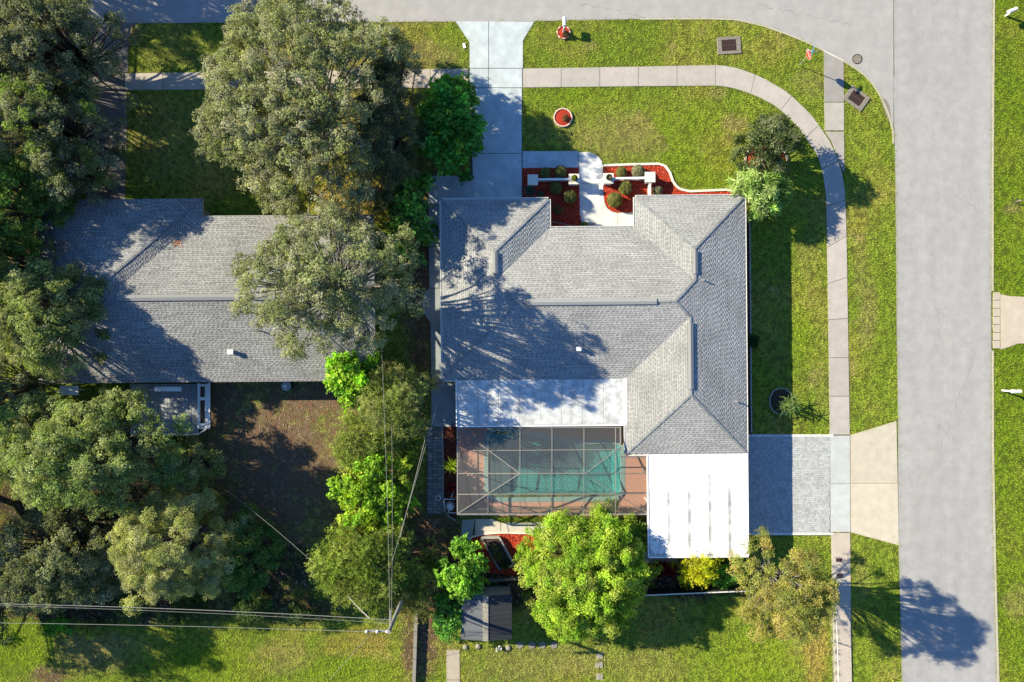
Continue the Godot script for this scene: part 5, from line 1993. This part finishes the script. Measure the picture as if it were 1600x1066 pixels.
func fences() -> void:
	fence_run("chain_link_fence", "pale low chain-link fence along the pavement beside the back lawn", [[1297, 925], [1299, 1000], [1301, 1066], [1304, 1160]], 1.0, 3.0, M.gutter, true, 0.028)
	# dark board fence with light rail behind the bushes
	var t := thing("board_fence", "dark board fence with pale top rail between the bushes and back lawn", "fence", P(1088, 920))
	var o := t.position
	var a := P(1004, 921) - o
	var b := P(1168, 914) - o
	var d := (b - a).normalized()
	var n := 44
	for i in n:
		var m := MB.new()
		var g := rng.randf_range(0.03, 0.06)
		m.col = Color(g, g, g)
		var p := a.lerp(b, (i + 0.5) / n)
		m.box(p + UP * 0.62, Vector3(0.175, 1.24 + rng.randf_range(-0.01, 0.01), 0.025), Basis(UP, -atan2(d.z, d.x)))
		obj("board", m, M.wood_grey, t)
	var rm := MB.new()
	rm.beam(a + UP * 1.27, b + UP * 1.27, 0.075, 0.05)
	obj("rail", rm, M.gutter, t)
	# weathered boards between the two back lawns
	t = thing("board_fence", "low weathered grey timber fence between the two back lawns", "fence", P(646, 1000))
	o = t.position
	a = P(651, 955) - o
	b = P(646, 1110) - o
	d = (b - a).normalized()
	for i in 40:
		var m := MB.new()
		var g := rng.randf_range(0.26, 0.4)
		m.col = Color(g, g * 0.93, g * 0.84)
		var p := a.lerp(b, (i + 0.5) / 40.0)
		m.box(p + UP * 0.22 + Vector3(0.03 * (i % 2), 0, 0), Vector3(0.19, 0.44 + rng.randf_range(-0.02, 0.02), 0.03), Basis(UP, -atan2(d.z, d.x)))
		obj("board", m, M.wood_grey, t)
	rm = MB.new()
	rm.col = Color(0.36, 0.33, 0.29)
	rm.beam(a + UP * 0.46 + Vector3(0.02, 0, 0), b + UP * 0.46 + Vector3(0.02, 0, 0), 0.26, 0.05)
	obj("rail", rm, M.wood_grey, t)

# ------------------------------------------------------------------ street furniture
func mailbox(label: String, x: float, y: float, turn: float, group: String, arm := 0.55) -> void:
	var t := thing("mailbox", label, "mailbox", P(x, y), group, turn)
	var m := MB.new()
	m.slab(Vector3(0, 0.55, 0), Vector3(0.12, 1.1, 0.12), 0.02)
	obj("post", m, M.white, t)
	m = MB.new()
	m.slab(Vector3(0, 0.95, arm * 0.5), Vector3(0.1, 0.09, arm + 0.15), 0.01)
	obj("arm", m, M.white, t)
	m = MB.new()
	# arched box
	var prof := []
	for i in 9:
		var a := PI * i / 8.0
		prof.append(Vector2(cos(a) * 0.13, 0.17 + sin(a) * 0.13))
	prof.append(Vector2(-0.13, 0.0))
	prof.append(Vector2(0.13, 0.0))
	var z0 := arm * 0.5 - 0.22
	var z1 := arm * 0.5 + 0.42
	for i in prof.size():
		var p: Vector2 = prof[i]
		var q: Vector2 = prof[(i + 1) % prof.size()]
		m.quad(Vector3(p.x, 1.0 + p.y, z1), Vector3(p.x, 1.0 + p.y, z0), Vector3(q.x, 1.0 + q.y, z0), Vector3(q.x, 1.0 + q.y, z1))
		m.tri(Vector3(0, 1.1, z1), Vector3(p.x, 1.0 + p.y, z1), Vector3(q.x, 1.0 + q.y, z1))
		m.tri(Vector3(0, 1.1, z0), Vector3(q.x, 1.0 + q.y, z0), Vector3(p.x, 1.0 + p.y, z0))
	obj("box", m, M.white_metal, t)
	m = MB.new()
	m.box(Vector3(0.145, 1.24, arm * 0.5), Vector3(0.015, 0.16, 0.04))
	obj("flag", m, M.sign_red, t)

func drain(label: String, x: float, y: float, w: float, d: float, turn: float) -> void:
	var t := thing("storm_drain", label, "storm drain", P(x, y), "kerbside storm drains", turn)
	var l := []
	for c in [[-1, -1], [1, -1], [1, 1], [-1, 1]]:
		var q := Vector3(c[0] * w * 0.5, 0, c[1] * d * 0.5).rotated(UP, turn)
		l.append([x + q.x * PX, y + q.z * PX])
	pave(l)
	var m := MB.new()
	var ow := w * 0.5
	var od := d * 0.5
	var iw := w * 0.31
	var id := d * 0.32
	m.slab(Vector3(0, 0.04, -(od + id) * 0.5), Vector3(w, 0.12, od - id), 0.02)
	m.slab(Vector3(0, 0.04, (od + id) * 0.5), Vector3(w, 0.12, od - id), 0.02)
	m.slab(Vector3(-(ow + iw) * 0.5, 0.04, 0), Vector3(ow - iw, 0.12, id * 2), 0.02)
	m.slab(Vector3((ow + iw) * 0.5, 0.04, 0), Vector3(ow - iw, 0.12, id * 2), 0.02)
	obj("frame", m, M.drain_concrete, t)
	m = MB.new()
	m.box(Vector3(0, 0.075, 0), Vector3(iw * 2, 0.05, 0.1))
	obj("divider", m, M.rust_iron, t)
	m = MB.new()
	m.box(Vector3(0, 0.0, 0), Vector3(iw * 2, 0.02, id * 2))
	obj("pit", m, M.dark_gap, t)
	for s in [-1.0, 1.0]:
		for i in 12:
			m = MB.new()
			var zz: float = s * (id + 0.05) * 0.5
			m.box(Vector3(lerpf(-iw, iw, (i + 0.5) / 12.0), 0.06, zz), Vector3(0.055, 0.05, id - 0.06))
			obj("grate_bar", m, M.rust_iron, t)

func street_things() -> void:
	mailbox("white mailbox on a post in the planter ring by the side street", 880, 52, PI, "roadside mailboxes")
	mailbox("white mailbox on the far verge above the street corner", 1571, 25, -1.2, "roadside mailboxes", 0.4)
	mailbox("white mailbox on the far verge below the concrete drive", 1566, 610, PI / 2, "roadside mailboxes", 0.35)
	drain("storm drain in the front lawn beside the side street", 1139, 71.5, 1.85, 1.35, 0.06)
	drain("angled storm drain at the street corner beside the ramp", 1338, 154, 1.75, 1.3, -0.62)
	var mh := thing("manhole_cover", "round manhole cover in the road at the corner", "manhole cover", P(1339.5, 92.5) + UP * 0.02)
	var m := MB.new()
	m.lathe(Vector3.ZERO, [Vector2(0.4, 0.0), Vector2(0.4, 0.012), Vector2(0.33, 0.014), Vector2(0.33, 0.004)], 28)
	obj("ring", m, M.rust_iron, mh)
	m = MB.new()
	m.lathe(Vector3.ZERO, [Vector2(0.32, 0.008), Vector2(0.31, 0.014), Vector2(0, 0.014)], 28)
	obj("lid", m, M.drain_concrete, mh)
	for i in 3:
		var t := thing("meter_cover", ["dark meter lid in the pavement below the paver drive, upper of two", "dark meter lid in the pavement below the paver drive, lower of two", "small dark lid in the pavement beside the chain-link fence"][i], "utility lid", P([1310.5, 1311.5, 1305.0][i], [875, 899.5, 961][i]) + UP * 0.05)
		m = MB.new()
		m.slab(Vector3.ZERO + UP * 0.01, Vector3([0.46, 0.46, 0.24][i], 0.03, [0.3, 0.3, 0.24][i]), 0.006)
		obj("lid", m, M.rust_iron, t)
		m = MB.new()
		m.box(Vector3(0.0, 0.026, 0), Vector3(0.1, 0.008, 0.03))
		obj("slot", m, M.dark_gap, t)
	# patch of broken asphalt by the corner kerb
	sheet("road_patch", [[1376, 156], [1384, 155], [1389, 163], [1392, 180], [1391, 192], [1386, 184], [1380, 168]], 0.028, M.drain_concrete)
	# stop sign with two name blades, leaning a little
	var s := thing("stop_sign", "red octagonal stop sign on a thin post at the street corner", "stop sign", P(1248, 102.5))
	s.rotation = Vector3(0.03, 0, 0.075)
	m = MB.new()
	m.tube([Vector3.ZERO, Vector3(0, 3.0, 0)], [0.03, 0.03], 8)
	obj("post", m, M.sign_back, s)
	var pts := PackedVector2Array()
	for i in 8:
		var a := TAU * (i + 0.5) / 8.0
		pts.append(Vector2(cos(a), sin(a)))
	var plates := [["sign_plate", 0.41, -0.045, M.white], ["sign_face", 0.385, -0.051, M.sign_red]]
	var facing := Basis(Vector3(0, 0, 1), Vector3(0, 1, 0), Vector3(-1, 0, 0))
	facing = Basis(UP, -PI / 2 + 0.35)
	for p in plates:
		m = MB.new()
		for i in 8:
			var a: Vector2 = pts[i] * p[1]
			var b: Vector2 = pts[(i + 1) % 8] * p[1]
			var c := facing * Vector3(0, 0, -p[2])
			var o := Vector3(0, 2.3, 0)
			m.tri(o + c, o + facing * Vector3(a.x, a.y, -p[2]), o + facing * Vector3(b.x, b.y, -p[2]))
			var back: float = -p[2] - 0.006
			m.quad(o + facing * Vector3(a.x, a.y, back), o + facing * Vector3(b.x, b.y, back), o + facing * Vector3(b.x, b.y, -p[2]), o + facing * Vector3(a.x, a.y, -p[2]))
			m.tri(o + facing * Vector3(0, 0, back), o + facing * Vector3(b.x, b.y, back), o + facing * Vector3(a.x, a.y, back))
		obj(p[0], m, p[3], s)
	var tm := TextMesh.new()
	var sf := SystemFont.new()
	sf.font_names = PackedStringArray(["Droid Sans"])
	sf.font_weight = 700
	tm.font = sf
	tm.text = "STOP"
	tm.font_size = 64
	tm.pixel_size = 0.0038
	tm.depth = 0.006
	var tx := put("lettering", tm, M.white, s)
	tx.transform = Transform3D(facing, Vector3(0, 2.3, 0) + facing * Vector3(0, 0, 0.054))
	for i in 2:
		m = MB.new()
		m.box(Vector3(0, 2.86 + i * 0.2, 0), Vector3(0.75, 0.17, 0.02), Basis(UP, [-0.2, 1.35][i]))
		obj("name_blade", m, M.sign_blue if i == 1 else M.white_metal, s)
	# timber post by the neighbour's drive
	s = thing("timber_post", "leaning brown timber post beside the neighbour's driveway", "post", P(212, 56))
	m = MB.new()
	m.col = Color(0.3, 0.2, 0.13)
	m.beam(Vector3(-0.35, 0.1, 0.75), Vector3(0.25, 0.9, -0.5), 0.12, 0.12)
	obj("beam", m, M.wood_grey, s)
	m = MB.new()
	m.col = Color(0.3, 0.2, 0.13)
	m.box(Vector3(0.2, 0.4, -0.4), Vector3(0.12, 0.8, 0.12))
	obj("prop", m, M.wood_grey, s)
	m = MB.new()
	m.slab(P(366, 138) + UP * 0.35, Vector3(0.12, 0.7, 0.12), 0.02)
	tag(obj("marker_post", m, M.white), "short white marker post beside the shaded pavement under the big oak", "post")
	# dried palm frond on the far verge and grassy weeds
	s = thing("grass_clump", "tall dry grass clump on the far verge level with the front garden", "grass clump", P(1585, 316))
	blades(s, 26, 0.6, 0.014, [Color(0.25, 0.27, 0.12), Color(0.2, 0.18, 0.08)], 0.3, 1.4, Vector3.ZERO, "blade")
	m = MB.new()
	m.tube([Vector3.ZERO, Vector3(0.05, 0.75, 0)], [0.05, 0.045], 7)
	obj("stake", m, M.bark_pale, s)
	s = thing("grass_clump", "dry yellow grass clump beside the pavement above the chain-link fence", "grass clump", P(1267, 868))
	blades(s, 60, 0.95, 0.016, [Color(0.3, 0.27, 0.08), Color(0.22, 0.24, 0.06), Color(0.35, 0.3, 0.12)], 0.1, 1.3, Vector3.ZERO, "blade", 0.5)
	for i in 9:
		s = thing("fence_weed", "dark strappy weed at the pavement edge by the chain-link fence, %s down the run" % ["first", "second", "third", "fourth", "fifth", "sixth", "seventh", "eighth", "ninth"][i], "weed", P(1302.5 + i * 0.5, 936 + i * 16.5), "weeds along the chain-link fence")
		blades(s, 14, 0.5, 0.014, [Color(0.05, 0.09, 0.02), Color(0.13, 0.15, 0.04)], 0.3, 1.3, Vector3.ZERO, "blade", 0.6)

func wire_run(label: String, a: Vector3, b: Vector3, sag: float, r: float) -> void:
	var m := MB.new()
	var pts := []
	var rad := []
	for i in 15:
		var t := i / 14.0
		pts.append(a.lerp(b, t) - UP * sag * 4.0 * t * (1.0 - t))
		rad.append(r)
	m.tube(pts, rad, 6, false)
	tag(obj("power_line", m, M.wire), label, "power line", "overhead lines")

func wires() -> void:
	var top := P(608, 986, 9.0)
	var t := thing("utility_pole", "tall grey utility pole rising through the trees behind the shed", "utility pole", Vector3(top.x, 0, top.z))
	var m := MB.new()
	m.tube([Vector3(0, -0.2, 0), Vector3(0, 4.5, 0), Vector3(0, 9.2, 0)], [0.17, 0.145, 0.12], 10)
	obj("shaft", m, M.pole_grey, t)
	m = MB.new()
	m.box(Vector3(-0.75, 8.75, 0.1), Vector3(1.7, 0.11, 0.11))
	obj("crossarm", m, M.pole_grey, t)
	m = MB.new()
	m.box(Vector3(-0.1, 8.1, -0.45), Vector3(0.1, 0.1, 1.1))
	obj("side_arm", m, M.pole_grey, t)
	for x in [-1.5, -0.8, -0.15]:
		m = MB.new()
		m.lathe(Vector3(x, 8.8, 0.1), [Vector2(0.05, 0), Vector2(0.09, 0.06), Vector2(0.05, 0.1), Vector2(0.09, 0.15), Vector2(0.0, 0.24)], 10)
		obj("insulator", m, M.white, t)
	wire_run("upper pair of pale lines crossing to the left from the utility pole", top + Vector3(0, -1.0, -0.3), P(-160, 941, 8.3), 0.5, 0.02)
	wire_run("second pale line just below the upper pair, left of the utility pole", top + Vector3(-0.2, -0.9, -0.12), P(-160, 943, 8.6), 0.45, 0.011)
	wire_run("lowest pale line crossing to the left from the utility pole", top + Vector3(-1.4, -0.1, 0.1), P(-160, 972, 9.0), 0.25, 0.014)
	wire_run("left of two lines running up from the utility pole over the lime tree", top + Vector3(0, -0.3, 0), P(596, 540, 7.5), 0.4, 0.013)
	wire_run("right of two lines running up from the utility pole over the lime tree", top + Vector3(0.05, -0.5, -0.1), P(612, 660, 6.0), 0.3, 0.012)
	wire_run("service line from the utility pole to the house's lower left corner", P(612, 880, 7.0), P(693, 598, 2.7), 0.25, 0.014)
	wire_run("thin cable beside the service line over the brick path", P(625, 840, 5.0), P(672, 655, 3.0), 0.2, 0.02)
	wire_run("thin cable slanting across the neighbour's bare back yard", P(490, 880, 6.0), P(358, 770, 4.0), 0.2, 0.012)
	wire_run("short stay wire slanting down to the lower lawn left of the pole", top + Vector3(-0.6, -2.2, 0), P(515, 1062, 0.2), 0.05, 0.012)
	var g := MB.new()
	g.tube([P(543, 931, 5.5), P(560, 950, 6.6), P(578, 967, 7.8)], [0.03, 0.04, 0.04], 7)
	tag(obj("brace_pole", g, M.pole_grey), "slanting pale brace pole left of the utility pole top", "pole")

# ------------------------------------------------------------------ trees
func trees() -> void:
	var oak := [Color(0.38, 0.405, 0.225), Color(0.335, 0.375, 0.18), Color(0.43, 0.435, 0.31)]
	var oak_dark := [Color(0.28, 0.31, 0.17), Color(0.35, 0.37, 0.235), Color(0.23, 0.26, 0.125)]
	var green := [Color(0.163, 0.365, 0.055), Color(0.194, 0.413, 0.081), Color(0.112, 0.270, 0.055)]
	var lime := [Color(0.371, 0.582, 0.045), Color(0.298, 0.522, 0.050), Color(0.496, 0.620, 0.074)]
	var olive := [Color(0.387, 0.381, 0.095), Color(0.322, 0.365, 0.081), Color(0.482, 0.444, 0.138)]
	tree("oak_tree", "largest grey-green oak, beside the driveway and above the neighbouring roof", "oaks round the neighbouring house", 466, 152, 172, 186, 3.8, 10.0, "oak", oak, 0.55, 78, {"bark": "bark_pale", "fill": 1.25})
	tree("oak_tree", "broad oak spreading over the right end of the neighbouring roof", "oaks round the neighbouring house", 500, 442, 148, 120, 6.0, 12.6, "oak", oak, 0.5, 72, {"bark": "bark_pale", "fill": 0.98})
	tree("pine_tree", "tall dark narrow tree on the right flank of the largest oak", "", 606, 190, 50, 150, 2.5, 7.8, "fine", [Color(0.1, 0.12, 0.055), Color(0.13, 0.15, 0.07), Color(0.17, 0.18, 0.085)], 0.52, 130, {"fill": 0.85})
	tree("shade_tree", "low deep green tree between the two oaks and the house", "", 640, 340, 38, 75, 1.0, 4.8, "broad", green, 0.6, 90)
	tree("broadleaf_tree", "glossy dark green broadleaf tree beside the pale front driveway", "", 705, 193, 50, 82, 0.8, 4.2, "broad", [Color(0.129, 0.397, 0.059), Color(0.163, 0.475, 0.081), Color(0.222, 0.446, 0.062)], 0.6, 105, {"leaf": "leaf_bright"})
	tree("oak_tree", "dark oak filling the top left corner beside the neighbour's drive", "oaks round the neighbouring house", 60, 55, 118, 95, 3.0, 9.5, "oak", oak_dark, 0.59, 110)
	tree("oak_tree", "dark oak left of the neighbour's drive, below the corner oak", "oaks round the neighbouring house", 55, 185, 100, 85, 2.5, 9.0, "oak", oak_dark + [Color(0.274, 0.381, 0.081)], 0.59, 110)
	tree("broadleaf_tree", "green tree at the left edge against the neighbouring roof", "", 30, 320, 62, 95, 1.5, 7.0, "oak", [Color(0.194, 0.351, 0.068), Color(0.163, 0.270, 0.055)], 0.55, 115)
	tree("oak_tree", "oak overhanging the left end of the neighbouring roof", "oaks round the neighbouring house", 65, 495, 86, 95, 3.0, 7.6, "oak", [Color(0.361, 0.438, 0.160), Color(0.283, 0.341, 0.124), Color(0.445, 0.476, 0.213)], 0.55, 115)
	tree("oak_tree", "spreading oak left of the neighbour's deck", "oaks round the neighbouring house", 115, 715, 150, 98, 3.0, 9.5, "oak", [Color(0.361, 0.438, 0.160), Color(0.283, 0.380, 0.124), Color(0.403, 0.457, 0.195)], 0.63, 110)
	tree("oak_tree", "pale olive rounded oak above the overhead lines at lower left", "oaks round the neighbouring house", 258, 862, 98, 92, 2.5, 8.2, "fine", [Color(0.451, 0.475, 0.191), Color(0.387, 0.428, 0.150), Color(0.482, 0.492, 0.259)], 0.52, 150, {"bark": "bark_pale"})
	tree("oak_tree", "dark low oak at the left edge beside the pale olive oak", "oaks round the neighbouring house", 75, 880, 108, 84, 1.5, 7.4, "oak", oak_dark, 0.59, 110)
	tree("shade_tree", "small tree below the deck between the two lower-left oaks", "", 288, 735, 56, 42, 1.5, 6.0, "oak", [Color(0.257, 0.351, 0.095), Color(0.356, 0.381, 0.164)], 0.48, 110)
	tree("shade_tree", "dark green tree right of the pale olive oak", "", 385, 868, 52, 66, 0.8, 4.0, "oak", [Color(0.129, 0.253, 0.055), Color(0.194, 0.317, 0.068)], 0.48, 110)
	tree("shrub", "yellow-green sprouting bush above the dark tree in the neighbour's yard", "", 335, 782, 18, 18, 0.4, 1.8, "oak", [Color(0.516, 0.508, 0.081)], 0.30, 120, {"cat": "shrub"})
	tree("papaya_tree", "bright lime broad-leaved tree at the neighbouring roof's right corner", "", 552, 585, 46, 48, 1.5, 4.6, "broad", [Color(0.323, 0.620, 0.040), Color(0.397, 0.620, 0.062), Color(0.222, 0.496, 0.050)], 0.55, 90, {"leaf": "leaf_bright"})
	tree("feathery_tree", "olive feathery tree under the wires beside the house's left wall", "", 620, 625, 58, 64, 1.5, 6.4, "plume", [Color(0.33, 0.38, 0.13), Color(0.27, 0.34, 0.09), Color(0.38, 0.39, 0.19)], 0.65, 110)
	tree("feathery_tree", "lower olive feathery tree between the two lime trees under the wires", "", 572, 690, 56, 48, 0.8, 3.6, "plume", [Color(0.36, 0.42, 0.12), Color(0.3, 0.38, 0.09)], 0.6, 110)
	tree("lime_tree", "bright lime bushy tree under the wires left of the brick path", "", 585, 768, 66, 78, 0.8, 4.3, "broad", lime, 0.5, 110, {"leaf": "leaf_bright", "size": 0.75})
	tree("feathery_tree", "olive feathery tree around the utility pole", "", 570, 885, 92, 72, 1.2, 5.6, "plume", [Color(0.3, 0.4, 0.07), Color(0.25, 0.34, 0.07), Color(0.36, 0.42, 0.11)], 0.65, 105)
	tree("feathery_tree", "small brownish feathery tree right of the utility pole", "", 648, 922, 32, 52, 0.8, 3.6, "plume", olive, 0.55, 95)
	tree("shrub", "dead orange-brown bush at the top of the feathery tree by the pole", "", 548, 838, 22, 22, 0.4, 2.2, "fine", [Color(0.620, 0.475, 0.191), Color(0.620, 0.381, 0.164)], 0.30, 110, {"cat": "shrub"})
	tree("lime_tree", "green tree leaning over the shed's left side", "", 722, 893, 42, 48, 0.8, 4.2, "broad", [Color(0.298, 0.522, 0.062), Color(0.222, 0.446, 0.062)], 0.5, 105, {"leaf": "leaf_bright", "size": 0.75})
	tree("shrub", "darker green bush at the shed's left wall", "", 702, 965, 26, 40, 0.3, 2.4, "broad", [Color(0.163, 0.413, 0.068), Color(0.226, 0.508, 0.081)], 0.45, 100, {"cat": "shrub", "size": 0.75})
	tree("lime_tree", "big round lime-green tree between the pool cage and back lawn", "", 913, 902, 104, 106, 1.2, 5.6, "oak", [Color(0.46, 0.62, 0.07), Color(0.38, 0.57, 0.055), Color(0.54, 0.63, 0.13), Color(0.3, 0.48, 0.05)], 0.48, 150, {"leaf": "leaf_bright", "fill": 1.3})
	tree("hedge_bush", "dark green bush between the pool cage and the carport's left edge", "", 985, 833, 32, 26, 0.3, 1.9, "dark", [Color(0.146, 0.284, 0.055), Color(0.194, 0.381, 0.055)], 0.45, 110, {"cat": "shrub"})
	tree("yellow_bush", "yellow-green spiky bush below the carport's lower edge", "", 1092, 884, 36, 32, 0.3, 2.9, "plume", [Color(0.620, 0.620, 0.030), Color(0.546, 0.620, 0.030), Color(0.620, 0.620, 0.074)], 0.5, 115, {"cat": "shrub", "leaf": "leaf_bright"})
	tree("hedge_bush", "mid green bush between the yellow bush and the olive tree", "", 1141, 894, 28, 26, 0.3, 2.0, "dark", [Color(0.194, 0.475, 0.055), Color(0.198, 0.422, 0.050)], 0.45, 110, {"cat": "shrub", "leaf": "leaf_bright"})
	tree("olive_tree", "yellowish olive tree with slim trunk at the paver drive's lower corner", "", 1234, 934, 76, 78, 5.5, 10.4, "fine", [Color(0.42, 0.41, 0.1), Color(0.33, 0.365, 0.09), Color(0.5, 0.42, 0.14)], 0.46, 105, {"foot": P(1188, 880), "bark": "bark_pale", "fill": 1.0, "trunk": 0.16})
	tree("dark_tree", "dark glossy small tree in the corner bed near the curving pavement", "", 1206, 226, 54, 54, 0.6, 5.0, "dark", [Color(0.090, 0.133, 0.044), Color(0.129, 0.174, 0.068), Color(0.226, 0.253, 0.138)], 0.5, 80, {"foot": P(1192, 252), "fill": 0.95, "peak": 1.6})
	tree("oleander_bush", "pale green narrow-leaved bush at the house's upper right corner", "", 1188, 302, 54, 44, 0.5, 3.4, "long", [Color(0.397, 0.571, 0.174), Color(0.298, 0.472, 0.125), Color(0.496, 0.620, 0.274)], 0.5, 75, {"cat": "shrub", "fill": 0.9})
	# left edge and beyond
	tree("oak_tree", "oak crown at the left edge between the two dark oaks and the green tree", "oaks round the neighbouring house", 105, 262, 60, 60, 2.0, 7.5, "oak", oak_dark + [Color(0.195, 0.256, 0.066)], 0.55, 90)
	tree("shade_tree", "green tree at the left edge level with the neighbouring ridge", "", 20, 420, 45, 60, 1.5, 6.5, "oak", [Color(0.156, 0.243, 0.055), Color(0.130, 0.179, 0.044)], 0.52, 95)
	tree("shade_tree", "dark tree at the left edge level with the neighbour's deck", "", 15, 605, 50, 60, 1.5, 6.5, "oak", oak_dark, 0.52, 95)
	for q in [[205, 948, 34, 20, "under the pale olive oak"], [295, 957, 36, 18, "between the pale olive oak and the lines"], [395, 950, 40, 20, "below the dark tree in the neighbour's yard"], [465, 960, 26, 16, "left of the utility pole"]]:
		tree("hedge_bush", "low dark green bush along the overhead lines, %s" % q[4], "low bushes along the overhead lines", q[0], q[1], q[2], q[3], 0.2, 1.6, "oak", [Color(0.09, 0.15, 0.04), Color(0.12, 0.19, 0.05)], 0.45, 100, {"cat": "shrub"})
	for q in [[-150, 955, 9.5, "level with the lower-left lines"], [-190, 20, 12.0, "level with the neighbour's street end"], [-200, 190, 12.0, "level with the neighbour's front lawn"], [-170, 350, 11.0, "level with the neighbouring ridge"], [-190, 610, 11.0, "level with the neighbour's deck"], [-180, 800, 10.0, "level with the pale olive oak"], [-170, -190, 10.5, "across the side street at the far left"], [-30, -215, 10.0, "across the side street, nearer the big oak"]]:  # unseen oaks added only for the shade they cast into view
		tree("oak_tree", "unseen oak added for shade beyond the picture edge, %s" % q[3], "unseen oaks added for shade", q[0], q[1], 128, 112, 3.5, q[2], "oak", oak_dark, 0.85, 60, {"fill": 1.1 if q[1] < -100 else 0.85})
	tree("broadleaf_tree", "leafy tree at the lower left edge with shade on the lawn", "", -48, 965, 60, 70, 1.5, 6.0, "oak", oak_dark, 0.59, 90)
	tree("palm_plant", "young palm fronds at the lower left lawn edge", "", 85, 976, 22, 14, 0.3, 1.2, "long", [Color(0.129, 0.413, 0.055), Color(0.194, 0.508, 0.055)], 0.4, 40, {"cat": "palm"})
	tree("shrub", "light yellow-green bush in the shade below the lower-left lines", "", 140, 985, 22, 14, 0.2, 1.4, "oak", [Color(0.371, 0.446, 0.074)], 0.30, 90, {"cat": "shrub"})
	tree("shrub", "grey-green bush under the lines at lower left", "", 52, 935, 28, 24, 0.4, 2.6, "oak", [Color(0.257, 0.351, 0.138)], 0.37, 100, {"cat": "shrub"})
